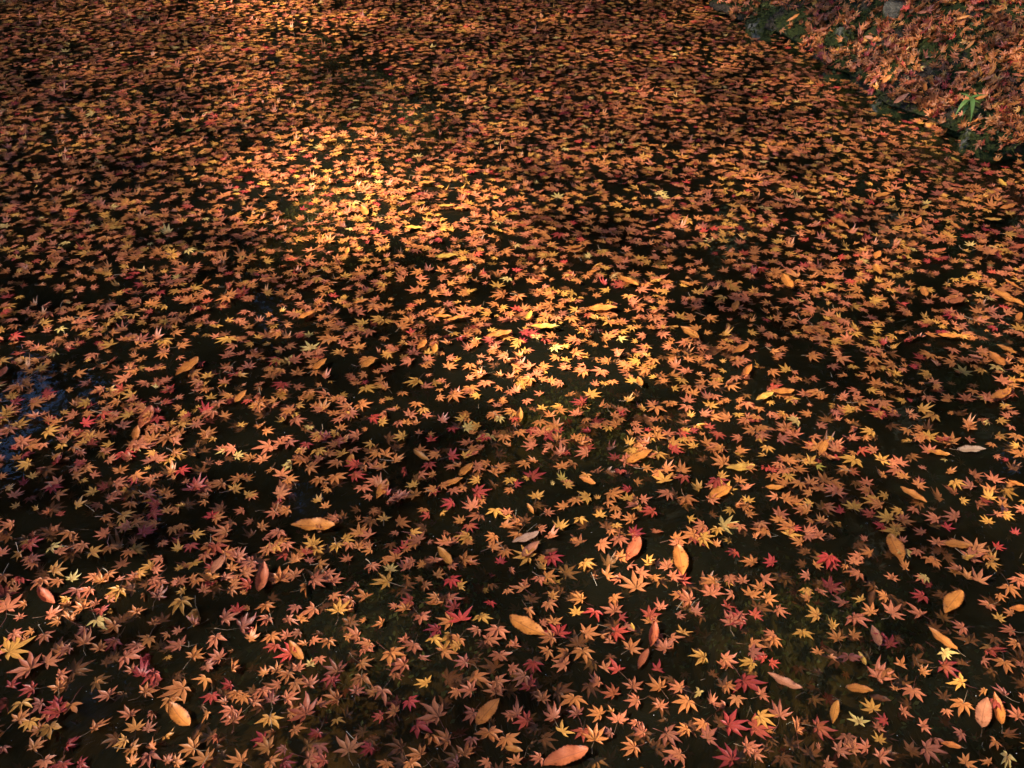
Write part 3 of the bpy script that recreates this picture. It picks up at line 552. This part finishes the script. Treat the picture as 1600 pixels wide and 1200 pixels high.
tile_ov("915 65 160 60 R;855 160 110 80 O .5;1365 985 150 60 P", 0, 640, 4)
tile_ov("590 330 90 70 O;790 510 130 60 O;360 740 280 -3 O .35;1035 310 120 -35 O .8;1315 385 130 45 O;1225 470 150 20 O;1350 290 90 20 R;1180 930 150 -55 O", 400, 640, 4)
tile_ov("45 60 120 80 O .9;850 60 110 -60 B;790 310 185 25 O;1425 375 185 5 Y;470 455 115 -25 O;1300 530 165 30 O;115 640 80 -60 O .8;85 815 180 20 G;115 890 150 45 P .6;240 870 100 10 B;755 890 160 60 R;1050 960 190 -80 O", 800, 640, 4)
tile_ov("340 255 120 60 O;1060 285 145 -5 O;1265 260 180 0 G;40 500 120 0 O;905 550 190 -28 O .4;1180 860 190 -5 O;795 880 190 -65 O;190 605 70 0 O;1550 475 110 -20 O", 1200, 640, 4)
tile_ov("985 10 60 60 O;985 75 75 -70 O;610 120 90 -60 O;1180 165 60 -75 O;395 225 70 70 O;1525 190 160 -25 O;1575 265 60 60 O;1315 200 80 20 R;1360 125 60 0 O;1545 135 70 -35 O;205 335 90 -35 O;415 405 80 30 O .6;445 495 80 60 O .6;1480 445 90 -50 O;1285 350 100 -5 O;1520 405 90 -25 O;1390 435 60 -10 P;515 600 80 25 Y;590 580 100 2 O;1495 595 100 25 O;305 395 90 30 B .6;500 178 60 0 R;1580 535 60 -5 O;1270 620 50 0 O", 1000, 400, 2.667)
tile_ov("525 15 90 5 Y;170 205 65 10 O;510 265 80 0 O;565 275 80 10 O;425 385 60 50 O;205 462 75 40 O;480 400 50 80 O;870 265 55 60 Y .6;1175 235 125 3 O;930 312 110 -2 Y .5;745 340 110 12 O;1285 120 90 -25 O;1135 78 40 20 O;1525 130 60 -20 O;1540 340 70 -28 O;1330 540 50 -70 O", 500, 400, 2.667)
tile_ov("1505 205 70 10 O;1280 262 80 25 O;785 480 120 40 O;1335 470 80 45 O;1005 600 70 45 O;20 500 55 60 R;185 535 60 -30 B", 0, 400, 2.667)
tile_ov("185 895 65 -60 O;445 775 75 0 O;525 870 75 5 Y;580 880 55 0 O;410 865 60 20 Y;390 962 80 0 Y;1430 430 70 -20 R;1110 100 35 0 O;690 320 40 40 O .7;1080 495 45 0 O;445 600 45 0 O;1505 670 60 -15 O;730 905 50 -50 O;1060 1045 60 10 O;1430 880 60 10 O;115 1060 40 70 O;1270 1185 70 -20 O", 500, 0, 2.667)
tile_ov("390 455 55 0 O;790 555 36 30 g;410 780 45 -60 O;425 815 70 15 O;710 265 40 0 O;1240 490 70 0 O", 0, 0, 2.667)
tile_ov("95 428 70 -15 R;395 470 65 -5 R;55 618 50 0 O;375 695 45 -20 O;460 760 75 -5 O;410 825 40 30 Y;435 893 65 -45 O;95 885 60 0 R;350 965 75 0 R;1005 825 70 10 O;1115 705 42 20 R;1010 905 60 -5 O;1185 878 42 30 Y;1155 940 48 60 O;1310 955 50 -30 O;1530 875 70 15 O;1465 930 70 -8 Y;1505 775 55 -45 Y;1240 1060 60 10 R;1570 1045 85 10 R;830 945 90 -30 O;1310 785 70 -10 R;1310 678 45 -30 Y;780 730 60 -5 R;800 430 60 -20 R;1175 625 45 0 O", 1000, 0, 2.667)
OVC = {'O': (0.60, 0.215, 0.040), 'R': (0.46, 0.12, 0.045), 'P': (0.52, 0.20, 0.10), 'Y': (0.66, 0.36, 0.06), 'B': (0.22, 0.075, 0.025), 'G': (0.46, 0.28, 0.19), 'g': (0.30, 0.36, 0.06)}
OVW = {'O': 'orange', 'R': 'rust-red', 'P': 'pinkish', 'Y': 'golden yellow', 'B': 'dark brown', 'G': 'pale greyish pink', 'g': 'greenish'}
CW = {'o': 'orange-brown', 'k': 'rusty pink', 'y': 'golden yellow', 'r': 'bright red', 'c': 'dark crimson', 'p': 'mauve-brown', 'd': 'sunken brown', 'w': 'pale cream-yellow', 'g': 'yellow-green'}
ORD = ['closest', 'second closest', 'third closest', 'fourth closest', 'fifth closest', 'sixth closest', 'seventh closest', 'eighth closest', 'ninth closest', 'tenth closest', 'eleventh closest', 'twelfth closest']

def img_az(px, py, deg):                       # the ground azimuth of a direction seen at deg in the picture
    a = ground(px, py); b = ground(px + 4 * math.cos(R(deg)), py - 4 * math.sin(R(deg))); return math.atan2(b[1] - a[1], b[0] - a[0])
def oval_shape(g, tm, L, az, curl):
    V, U, T = tm
    side = g.choice([-1, 1]); x, y = V[:, 0], V[:, 1]
    z = 0.035 * np.abs(U[:, 0]) + curl * (0.9 * x * x / 0.05 * 0.12 + 0.55 * y * y) + 0.02 * np.sin(y * 16 + 3 * side) * np.abs(U[:, 0])
    x = x * (1 - 0.35 * min(curl, 1) * np.abs(U[:, 0])); x = x + 0.10 * side * (y * y - 0.1)
    ca, sa = math.cos(az - math.pi / 2), math.sin(az - math.pi / 2)
    X = np.stack([x * ca - y * sa, x * sa + y * ca, z], 1) * L
    X[:, 2] += X[:, 0] * g.normal(0, 0.05) + X[:, 1] * g.normal(0, 0.05)
    return X
def oval_cols(g, c, U):
    b = np.array(OVC[c]) * g.uniform(0.85, 1.15) * g.uniform(0.93, 1.07, 3); t = U[:, 1:2]
    return np.clip(b * (1 - 0.15 * np.abs(U[:, 0:1])) * (1 - 0.18 * np.abs(t - 0.4)), 0, 0.9)
def leaf_thing(name, X, tm, mat, colr, loc, stalk=None):
    """A leaf lying at loc: one mesh, or an Empty with blade and stalk when it still has its stalk (size, azimuth, colour, base point)."""
    if stalk is None: return mesh_obj(name, X, tm[2], mat, colr, tm[1], loc=loc)
    o = bpy.data.objects.new(name, None); COL.objects.link(o); o.location = loc; o.empty_display_size = 0.02
    mesh_obj('blade', X, tm[2], mat, colr, tm[1], parent=o); add_stalk(o, stalk[3], stalk[0], stalk[1], g, stalk[2])
    return o
def add_stalk(parent, base, size, az, g, col):
    p, L = stalk_strip(g, size, az); p = p + np.array(base)
    V, Fc = tube(p, [0.0006, 0.0005, 0.0006], 4)
    mesh_obj('stalk', V, Fc, M_STALK, col=np.array(col), parent=parent)

# ------------------------------------------------------------------ floating maple leaves near the viewer: each its own thing
occupied = []                                  # ground spots already taken: x, y, radius
order = sorted(range(len(NEAR)), key=lambda i: -NEAR[i][3] - (0 if 0 <= NEAR[i][0] <= 1600 else -999))
single = set(order[:300]); rest = Batch(); rest_st = Batch()
MARKS = [(o[0], o[1], o[6]) for o in OV if o[6]]
def sector(dx, dy): return ('right of' if dx > 0 else 'left of') if abs(dx) > abs(dy) * 1.2 else ('below' if dy > 0 else 'above')
seen_labels = set()
def near_label(i):
    x, y, c, w, _ = NEAR[i]; best = None
    for mx_, my_, name in sorted(MARKS, key=lambda m: math.hypot(m[0] - x, (m[1] - y) * 1.3))[:9]:
        s = sector(x - mx_, y - my_); d = math.hypot(x - mx_, y - my_)
        rank = sum(1 for q in NEAR if q[2] == c and sector(q[0] - mx_, q[1] - my_) == s and math.hypot(q[0] - mx_, q[1] - my_) < d)
        t = f"{ORD[min(rank, 11)]} {CW[c]} maple leaf {s} the {name}"
        if (best is None or rank < best[0]) and t not in seen_labels and rank < 12 and len(t.split()) <= 16: best = (rank, t)
    if best is None: best = (0, f"{CW[c]} maple leaf floating about {int(x/16)} percent across the lower pond")
    seen_labels.add(best[1]); return best[1]
g = np.random.default_rng(21)
for i, (px, py, c, w, ang) in enumerate(NEAR):
    p = ground(px, py); W = metres(px, py, w); size = W / 1.12
    az = img_az(px, py, ang) if ang is not None else g.uniform(0, 2 * math.pi)
    kind = g.random()
    curl = g.uniform(-0.02, 0.10) if kind < 0.78 else (g.uniform(0.15, 0.5) if kind < 0.88 else -g.uniform(0.02, 0.12)); bend = g.uniform(0, 0.12) if kind < 0.8 else g.uniform(0.1, 0.4)
    if c == 'd': curl, bend = g.uniform(-0.15, 0.05), 0.05
    tm = FINE[g.integers(len(FINE))]
    X = shape_leaf(g, tm, size, az, curl, bend, g.uniform(0.06, 0.18), g.normal(0, 0.05, 2))
    zoff = -g.uniform(0.008, 0.035) if c == 'd' else 0.0015 + g.uniform(0, 0.006)
    X[:, 2] += -X[:, 2].min() * (0.8 if c != 'd' else 0) + zoff
    colr = leaf_colours(g, c, tm[1])
    occupied.append((p[0], p[1], W * 0.42))
    if i in single:
        st = (size, az, STALK[g.integers(4)], (0, 0, float(X[0, 2]))) if g.random() < 0.6 and c != 'd' else None
        tag(leaf_thing('maple_leaf', X, tm, M_MAPLE, colr, (p[0], p[1], 0), st), near_label(i), 'leaf', 'maple leaves floating on the near water')
    else:
        rest.add(X + np.array([p[0], p[1], 0]), tm[2], colr, tm[1])

# ------------------------------------------------------------------ floating oval leaves
rows = [(0, 'at the far end of the pond'), (200, 'on the far water'), (330, 'above mid pond'), (470, 'in mid pond'), (620, 'below mid pond'), (780, 'on the near water')]
cols = [(0, 'far left'), (320, 'centre left'), (640, 'centre'), (960, 'centre right'), (1280, 'far right')]
def zone(x, y): return [r[1] for r in rows if y >= r[0]][-1], [c[1] for c in cols if x >= c[0]][-1]
g = np.random.default_rng(31)
auto = [(k, o) for k, o in enumerate(OV) if o[6] is None]
for k, (px, py, lpx, ang, c, curl, own_name) in enumerate(OV):
    p = ground(px, py)
    q = ground(px + math.cos(R(ang)) * lpx / 2, py - math.sin(R(ang)) * lpx / 2); q2 = ground(px - math.cos(R(ang)) * lpx / 2, py + math.sin(R(ang)) * lpx / 2)
    L = float(np.linalg.norm(q - q2)); L = min(L, metres(px, py, lpx) * 1.35) * 1.0; az = math.atan2(q[1] - q2[1], q[0] - q2[0])
    if g.random() < 0.5: az += math.pi
    tm = OVF[g.integers(len(OVF))]
    X = oval_shape(g, tm, L, az, curl); sunk = c == 'B'
    X[:, 2] += -X[:, 2].min() + ((0.004 if py > 640 else 0.012) + g.uniform(0, 0.004) if not sunk else -0.012)
    st = (L * 0.28, az, STALK[g.integers(4)], tuple(X[2])) if g.random() < 0.6 else None
    o = leaf_thing('oval_leaf', X, tm, M_OVAL, oval_cols(g, c, tm[1]), (p[0], p[1], 0), st)
    if own_name: lab = own_name + ' floating on the near water'
    else:
        zr, zc = zone(px, py); mates = sorted([a for _, a in auto if zone(a[0], a[1]) == (zr, zc) and a[4] == c], key=lambda a: a[0])
        j = [a is OV[k] for a in mates].index(True)
        lab = f"{OVW[c]} oval leaf floating {zr}, {zc}" if len(mates) == 1 else f"{ORD1[j]} {OVW[c]} oval leaf from the left, {zr}, {zc}"
    tag(o, lab, 'leaf', 'oval leaves floating on the pond')
    occupied.append((p[0], p[1], L * 0.30))

# ------------------------------------------------------------------ the carpet of leaves farther out (thousands: one mass)
g = np.random.default_rng(41)
occ = np.array(occupied); cell = {}
for i, (x, y, r_) in enumerate(occ): cell.setdefault((int(x // 0.15), int(y // 0.15)), []).append(i)
def blocked(x, y, k=0.55):
    cx, cy_ = int(x // 0.15), int(y // 0.15)
    for a in (-1, 0, 1):
        for b in (-1, 0, 1):
            for i in cell.get((cx + a, cy_ + b), ()):
                if (occ[i, 0] - x) ** 2 + (occ[i, 1] - y) ** 2 < (occ[i, 2] * k) ** 2: return True
    return False
shx = np.array([p[0] for p in SHORE]); shy = np.array([p[1] for p in SHORE])
def inland(x, y):                              # distance behind the waterline
    xx = np.interp(-y, -shy[::1], shx); return (x - xx) * INL[0]
GA = np.array(GAPP)
SOFT = np.array([(560, 110, 90, 40), (650, 165, 55, 22), (480, 48, 60, 22), (505, 250, 50, 14), (430, 320, 60, 14), (190, 90, 60, 16)])
def carpet_density(px, py, x, y):
    d = np.interp(py, [-80, 60, 250, 450, 600, 760, 905, 920], [1400, 1380, 1260, 1080, 900, 680, 520, 0])
    e = ((px - GA[:, 0]) / GA[:, 2]) ** 2 + ((py - GA[:, 1]) / GA[:, 3]) ** 2
    d *= 1 - 0.93 * float(np.exp(-1.3 * e.min() ** 1.5))
    e = ((px - SOFT[:, 0]) / SOFT[:, 2]) ** 2 + ((py - SOFT[:, 1]) / SOFT[:, 3]) ** 2; d *= 1 - 0.7 * float(np.exp(-e.min() ** 1.5))
    nz = noise.noise(Vector((x * 3.2, y * 2.4, 7))) + 0.6 * noise.noise(Vector((x * 8, y * 7, 3)))
    d *= float(np.clip(1.0 + 0.75 * nz, 0.35, 1.7))
    return d
COLP = (list('okydpcrw'), [0.40, 0.305, 0.15, 0.05, 0.035, 0.03, 0.018, 0.012])
STN = [(ground(s[0], s[1])) for s in STAND]
def put_carpet(px, py, x, y, c, W, ang=None, stalkp=0.22, lift=0.0):
    size = W / 1.3; az = img_az(px, py, ang) if ang is not None else g.uniform(0, 2 * math.pi)
    kind = g.random(); curl = g.uniform(-0.02, 0.10) if kind < 0.80 else (g.uniform(0.12, 0.55) if kind < 0.92 else -g.uniform(0.02, 0.12)); bend = g.uniform(0, 0.08) if kind < 0.8 else g.uniform(0.1, 0.45)
    far = float(np.clip((560 - py) / 300, 0, 1)); curl += far * (g.uniform(0, 0.13) if g.random() < 0.7 else 0); bend += far * g.uniform(0, 0.12)
    tm = LOW[g.integers(len(LOW))]
    X = shape_leaf(g, tm, size, az, curl, bend, g.uniform(0.05, 0.14), g.normal(0, 0.045, 2))
    sub = c == 'd' or g.random() < 0.13
    X[:, 2] += (-X[:, 2].min() * 0.8 + 0.0015 + abs(g.normal(0, 0.004))) if not sub else -g.uniform(0.004, 0.03)
    X += np.array([x, y, lift]); rest.add(X, tm[2], leaf_colours(g, c, tm[1]), tm[1])
    if g.random() < stalkp and not sub:
        p, L = stalk_strip(g, size, az); V, T = strip_mesh(p + np.array([x, y, X[0, 2] - 0 ]), 0.0008); rest_st.add(V, T, np.array(STALK[g.integers(4)]))
for px, py, c, w, ang in STAND:
    p = ground(px, py); put_carpet(px, py, p[0], p[1], c, metres(px, py, w), ang, 0.6)
NC = 120000
cx = g.uniform(-6.2, 4.2, NC); cyy = g.uniform(0.72, 8.9, NC); area = 10.4 * 8.18
PX, PY, _z = to_px(cx, cyy); IN = np.array([inland(a, b) for a, b in zip(cx, cyy)])
n_rest = 0; taken = set()
for x, y, px, py, q, zc in zip(cx, cyy, PX, PY, IN, _z):
    if q > 0.045 or abs(x) > 0.533 * zc + 0.9: continue
    d = carpet_density(px, py, x, y) if 0 <= px <= 1600 else carpet_density(min(max(px, 0), 1600), min(py, 860), x, y)
    if py > 1215: d = 520
    if -0.16 < q: d *= 1.35
    if g.random() > d * area / NC: continue
    if py > 640 and blocked(x, y): continue
    kx, ky = int(x // 0.024), int(y // 0.024)
    if g.random() < 0.6 and any((kx + a, ky + b) in taken for a, b in ((0, 0), (1, 0), (-1, 0), (0, 1), (0, -1))): continue
    taken.add((kx, ky))
    c = g.choice(COLP[0], p=COLP[1])
    put_carpet(px, py, x, y, c, float(np.clip(g.normal(0.047, 0.0105), 0.024, 0.08)), lift=max(0.0, (q + 0.03) * 0.5)); n_rest += 1
print('carpet leaves', n_rest)
for _ in range(330):
    px, py = g.uniform(-40, 1640), g.uniform(640, 1215); p = ground(px, py)
    if blocked(p[0], p[1], 0.8): continue
    put_carpet(px, py, p[0], p[1], 'd' if g.random() < 0.8 else 'c', float(np.clip(g.normal(0.05, 0.01), 0.028, 0.075)), None, 0.1)
tag(rest.build('floating_leaves', M_MAPLE), 'carpet of orange and red maple leaves floating across the pond', 'leaves', kind='stuff')
tag(rest_st.build('leaf_stalks', M_STALK, False), 'thin stalks of the maple leaves in the floating carpet', 'stalks', kind='stuff')

# leaves that have sunk to the bottom, seen through the water in the shallows
g = np.random.default_rng(51); sb = Batch()
for _ in range(2600):
    x, y = g.uniform(-2.4, 2.4), g.uniform(0.9, 3.6)
    z = bed_z(x, y); tm = LOW[g.integers(len(LOW))]; c = g.choice(list('dkpco'))
    X = shape_leaf(g, tm, g.uniform(0.022, 0.04), g.uniform(0, 6.28), g.uniform(-0.3, 0.3), 0.1, 0.1, g.normal(0, 0.3, 2)); X += np.array([x, y, z + 0.012])
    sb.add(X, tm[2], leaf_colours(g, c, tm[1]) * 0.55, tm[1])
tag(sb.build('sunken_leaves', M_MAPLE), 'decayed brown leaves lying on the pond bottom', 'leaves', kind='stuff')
# algae tufts on the shallow mounds, including the rise added for sunlit haze
P = []; 
for p, rad, h, gf in SHALLOW:
    if gf:
        for _ in range(int(5000 * rad)):
            x, y = p[0] + g.normal(0, rad * .55), p[1] + g.normal(0, rad * .5); P.append((x, y, min(bed_z(x, y) + g.uniform(0, 0.015), -0.006)))
P = np.array(P); V, F_ = rhombs(P, 0.010, g, 1.8)
V[:, 2] = np.minimum(V[:, 2], -0.003)
tag(mesh_obj('algae', V, F_, M_ALGAE, np.repeat(g.uniform(0, 1, len(P)), 4)[:, None] * np.ones(3), smooth=False), 'green-brown algae on the pond bottom, part standing in for sunlit haze', 'algae', kind='stuff')
# pale dust specks and needles on the water film
sp = Batch()
for _ in range(420):
    px, py = g.uniform(-60, 1660), g.uniform(150, 1240); p = ground(px, py)
    if inland(p[0], p[1]) > -0.05: continue
    r_ = g.uniform(0.0004, 0.0011); a = g.uniform(0, 6.28, 1)[0]
    V = np.array([[math.cos(a + t) * r_ * e + p[0], math.sin(a + t) * r_ + p[1], 0.001] for t, e in ((0, 1.5), (1.6, 1), (3.1, 1.4), (4.7, 1))])
    sp.add(V, np.array([(0, 1, 2), (0, 2, 3)]), np.array((0.6, 0.55, 0.5)))
nd = Batch()
for _ in range(260):
    px, py = g.uniform(-60, 1660), g.uniform(250, 1240); p = ground(px, py)
    if inland(p[0], p[1]) > -0.05: continue
    a = g.uniform(0, 6.28); L_ = g.uniform(0.012, 0.045); b = a + g.normal(0, 0.25)
    q = np.array([[0, 0, 0.003], [math.cos(a) * L_ * .5, math.sin(a) * L_ * .5, 0.004 + g.uniform(0, .006)], [math.cos(a) * L_ * .5 + math.cos(b) * L_ * .5, math.sin(a) * L_ * .5 + math.sin(b) * L_ * .5, 0.003 + g.uniform(0, .01)]]) + np.array([p[0], p[1], 0])
    V, T = strip_mesh(q, g.uniform(0.00025, 0.0005)); nd.add(V, T, np.array([(0.20, 0.13, 0.07), (0.30, 0.25, 0.17), (0.12, 0.07, 0.03)][g.integers(3)]))
tag(nd.build('floating_needles', M_STALK, False), 'fine needles and stalk scraps drifting between the leaves', 'needles', kind='stuff')
tag(sp.build('floating_dust', M_SPECK, False), 'tiny pale specks of dust on the water', 'dust', kind='stuff')

# ------------------------------------------------------------------ the bank: moss, fallen leaves, oval leaves, grass, twig
g = np.random.default_rng(61)
def surf_pts(n_tri):
    s = g.uniform(0, sd[-1], n_tri); d = g.uniform(0.0, 1, n_tri) ** 1.3 * 3.2; out = []
    for a, b in zip(s, d):
        q = shore_at(a) + INL * b; h, nn = down_bank(q[0], q[1])
        if h is not None and h.z > 0.01: out.append((h, nn))
    return out
pts = surf_pts(30000)
P = []
for h, nn in pts:
    f = noise.noise(Vector((h.x * 4.5, h.y * 4.5, h.z * 4.5)))
    if f > -0.15 or g.random() < 0.25: P.append(h + nn * float(g.uniform(0.001, 0.012)))
for o in STONES:
    if o.data.materials[0] is M_STONE_MOSSY:
        mw = Matrix.Translation(o.location) @ o.rotation_euler.to_matrix().to_4x4()
        for v in o.data.vertices:
            for _ in range(2):
                w = mw @ (v.co * float(g.uniform(1.0, 1.05))) + Vector(g.normal(0, 0.006, 3))
                if w.z > 0.03 and g.random() < 0.75: P.append(w)
P = np.array([tuple(p) for p in P]); V, F_ = rhombs(P, 0.011, g, 2.2)
tag(mesh_obj('moss', V, F_, M_MOSSBLADE, np.repeat(g.uniform(0, 1, len(P)) ** 1.6, 4)[:, None] * np.ones(3), smooth=False), 'dark green moss covering the bank', 'moss', kind='stuff')

def seen_at(x, y, z):
    u, v, _ = to_px(x, y, z); return -150 < u < 1850 and -120 < v < 1400
def lay(X, h, nn, g, tilt=0.25, up=0.006):
    nn = (nn + Vector(g.normal(0, tilt, 3))).normalized(); q = nn.to_track_quat('Z', 'Y').to_matrix()
    return X @ np.array(q).T + np.array(h + nn * up)
bl = Batch(); bs = Batch()
BCOL = (list('okycrpdw'), [0.47, 0.14, 0.06, 0.05, 0.03, 0.05, 0.195, 0.005])
n_b = 0; SPRIG = on_bank(1502, 186)[0]
stone_bvh = []
for o in STONES:
    mw = Matrix.Translation(o.location) @ o.rotation_euler.to_matrix().to_4x4()
    stone_bvh.append(BVHTree.FromPolygons([mw @ v.co for v in o.data.vertices], [tuple(p.vertices) for p in o.data.polygons]))
def top_surface(x, y):
    h, nn = down_bank(x, y); on_stone = False
    for t in stone_bvh:
        k = t.ray_cast(Vector((x, y, 6)), Vector((0, 0, -1)))
        if k[0] is not None and (h is None or k[0].z > h.z): h, nn, on_stone = k[0], (k[1] if k[1].z > 0 else -k[1]), True
    return h, nn, on_stone
for _ in range(30000):
    a = g.uniform(0, sd[-1]); b = g.uniform(0.0, 1) * 2.9 + 0.02; q = shore_at(a) + INL * b
    if not seen_at(q[0], q[1], 0.2 + 0.5 * b): continue
    h, nn, os_ = top_surface(q[0], q[1])
    if h is None or h.z < 0.01: continue
    if SPRIG is not None and (h - SPRIG).length < 0.075 and g.random() < 0.85: continue
    f = noise.noise(Vector((h.x * 3.1, h.y * 3.1, 1.5))) + 0.5 * noise.noise(Vector((h.x * 8, h.y * 8, 4)))
    prob = float(np.clip(0.78 + 1.7 * f, 0.10, 1)) * ((0.55 if nn.z > 0.72 else 0.12) if os_ else 1) * (0.30 if nn.z < 0.5 else 1)
    if g.random() > prob: continue
    c = g.choice(BCOL[0], p=BCOL[1]); size = float(np.clip(g.normal(0.058, 0.009), 0.034, 0.08)) / 1.36; az = g.uniform(0, 6.28); tm = LOW[g.integers(len(LOW))]
    X = shape_leaf(g, tm, size, az, g.uniform(-0.4, 0.8), g.uniform(0, 0.8), g.uniform(0.1, 0.35))
    X = lay(X, h, nn, g, 0.32, 0.006 + g.uniform(0, 0.02)); bl.add(X, tm[2], leaf_colours(g, c, tm[1]), tm[1]); n_b += 1
    if g.random() < 0.3:
        p, L = stalk_strip(g, size, az, 0.5); V, T = strip_mesh(np.array(p), 0.0008); bs.add(lay(V, h, nn, g, 0.2, 0.014), T, np.array(STALK[g.integers(4)]))
print('bank leaves', n_b)
tag(bl.build('bank_leaves', M_MAPLE), 'drifts of fallen rust and orange maple leaves on the mossy bank', 'leaves', kind='stuff')
tag(bs.build('bank_leaf_stalks', M_STALK, False), 'thin stalks among the fallen leaves on the bank', 'stalks', kind='stuff')

BOV = [(655, 95, 60, 25), (760, 150, 60, 40), (1085, 435, 75, 55), (1125, 370, 55, 70), (1175, 390, 60, 75), (1250, 375, 58, 80), (1238, 195, 50, 80), (1240, 100, 45, -20), (1355, 95, 50, 15), (1240, 515, 72, 15), (1280, 550, 52, 45),
       (1475, 545, 60, 25), (1505, 575, 50, 60), (1550, 545, 42, -30), (1475, 320, 55, -25), (1545, 215, 60, 10), (1490, 215, 50, -5), (1555, 460, 50, 30), (1450, 355, 60, -40), (965, 172, 45, 0), (1030, 345, 48, 70), (1130, 415, 50, 50),
       (1385, 200, 45, 80), (1270, 105, 40, 20), (1590, 235, 45, 70), (870, 260, 45, 30), (1330, 330, 45, 20), (1410, 60, 45, 10), (1500, 60, 50, 25), (1560, 130, 45, -20), (1180, 60, 40, 5), (905, 60, 40, 50), (1420, 430, 45, 30), (1480, 420, 40, 60), (560, 10, 45, 15), (745, 85, 42, 45), (1060, 470, 40, 60), (985, 465, 50, 40), (1320, 255, 40, 10), (1575, 330, 45, 0)]
bc = []
for k, (zx, zy, L, ang) in enumerate(BOV):
    px, py = 1000 + zx / 2.667, zy / 2.667; h, nn = on_bank(px, py)
    if h is None: h, nn = Vector(ground(px, py)), Vector((0, 0, 1))
    bc.append((px, py, L / 2.667, ang, h, nn, g.choice(list('OOOORRRPP'))))
for k, (px, py, L, ang, h, nn, c) in enumerate(bc):
    zc = float((np.array(h) - np.array([0, 0, CAM_H])) @ FW); Lm = L / F_PX * zc * 1.1
    tm = OVF[g.integers(len(OVF))]; curl = g.uniform(0.2, 0.9)
    X = oval_shape(g, tm, Lm, img_az(px, py, ang) + (math.pi if g.random() < .5 else 0), curl)
    X = lay(X, Vector((0, 0, 0)), nn, g, 0.28, 0.036)
    st = (Lm * 0.28, img_az(px, py, ang), STALK[g.integers(4)], tuple(X[2])) if g.random() < 0.6 else None
    o = leaf_thing('oval_leaf', X, tm, M_OVAL, oval_cols(g, c, tm[1]), tuple(h), st)
    band = 'at the top of the bank' if py < 45 else ('on the upper bank' if py < 90 else ('on the middle of the bank' if py < 140 else 'low on the bank by the bamboo grass'))
    same = sorted([q[0] for q in bc if q[6] == c and ('at the top of the bank' if q[1] < 45 else ('on the upper bank' if q[1] < 90 else ('on the middle of the bank' if q[1] < 140 else 'low on the bank by the bamboo grass'))) == band])
    j = same.index(px)
    lab = f"only {OVW[c]} oval leaf lying {band}" if len(same) == 1 else f"{ORD1[j]} {OVW[c]} oval leaf from the left, {band}"
    tag(o, lab, 'leaf', 'oval leaves fallen on the bank')

def blade(L, w, droop, az, start, g):
    V, T = [], []; n_ = 8; d = np.array([math.cos(az), math.sin(az), 0]); q = np.array([-d[1], d[0], 0])
    for i in range(n_ + 1):
        t = i / n_; hw = w * (math.sin(math.pi * min(1, t * 0.97 + 0.03) ** 0.7) ** 0.9) * (1 - t ** 4) + 0.0004
        c = np.array(start) + d * L * (t - 0.18 * t * t * abs(droop)) + np.array([0, 0, 0.25 * L * t - droop * L * t * t])
        for s in (-1, 0, 1): V.append(c + q * hw * s + np.array([0, 0, abs(s) * hw * 0.35]))
    for i in range(n_):
        for k in range(2):
            a = i * 3 + k; T += [(a, a + 1, a + 4), (a, a + 4, a + 3)]
    return np.array(V), np.array(T)
def bamboo_grass(px, py, label, specs, h0):
    h, nn = on_bank(px, py)
    if h is None: h = Vector(ground(px, py))
    root = bpy.data.objects.new('bamboo_grass', None); COL.objects.link(root); root.location = h
    tag(root, label, 'plant', 'bamboo grass sprigs on the bank')
    top = (0.01, -0.012, h0)
    V, Fc = tube([(0, 0, -0.02), (0.004, -0.004, h0 * .5), top], [0.0022, 0.0018, 0.0012], 6)
    mesh_obj('stem', V, Fc, M_GRASS, np.full(3, 0.4), parent=root)
    for L, w, droop, az, zf in specs:
        V, T = blade(L, w, droop, R(az), (top[0] * zf, top[1] * zf, h0 * zf), g)
        mesh_obj('leaf', V, T, M_GRASS, np.full(3, float(g.uniform(0.2, 1))), parent=root)
bamboo_grass(1502, 186, 'small bright green bamboo grass sprig with pointed leaves on the bank', [(0.11, 0.011, 0.85, 215, 0.9), (0.12, 0.012, 1.0, 262, 1.0), (0.095, 0.011, 0.15, 12, 1.0), (0.06, 0.009, 0.3, 330, 0.85), (0.07, 0.009, 0.2, 120, 1.0), (0.07, 0.010, 0.9, 235, 0.7)], 0.11)
bamboo_grass(1086, 4, 'green grass sprig cut by the top edge of the picture above the dark stone', [(0.11, 0.008, 0.6, 200, 0.9), (0.12, 0.009, 0.5, 330, 1.0), (0.10, 0.008, 0.3, 90, 1.0)], 0.10)
tp = []
for px, py in ((1219, 10), (1232, 17), (1249, 20), (1254, 12), (1258, 0), (1262, -12)):
    h, nn = on_bank(px, py); h = Vector(ground(px, py)) if h is None else h; tp.append(h + Vector((0, 0, 0.03)))
V, Fc = tube(tp, [0.003, 0.003, 0.0035, 0.003, 0.003, 0.0025], 6)
tag(mesh_obj('twig', V, Fc, M_BARK), 'thin bent bare twig hanging over the mossy stone', 'twig')
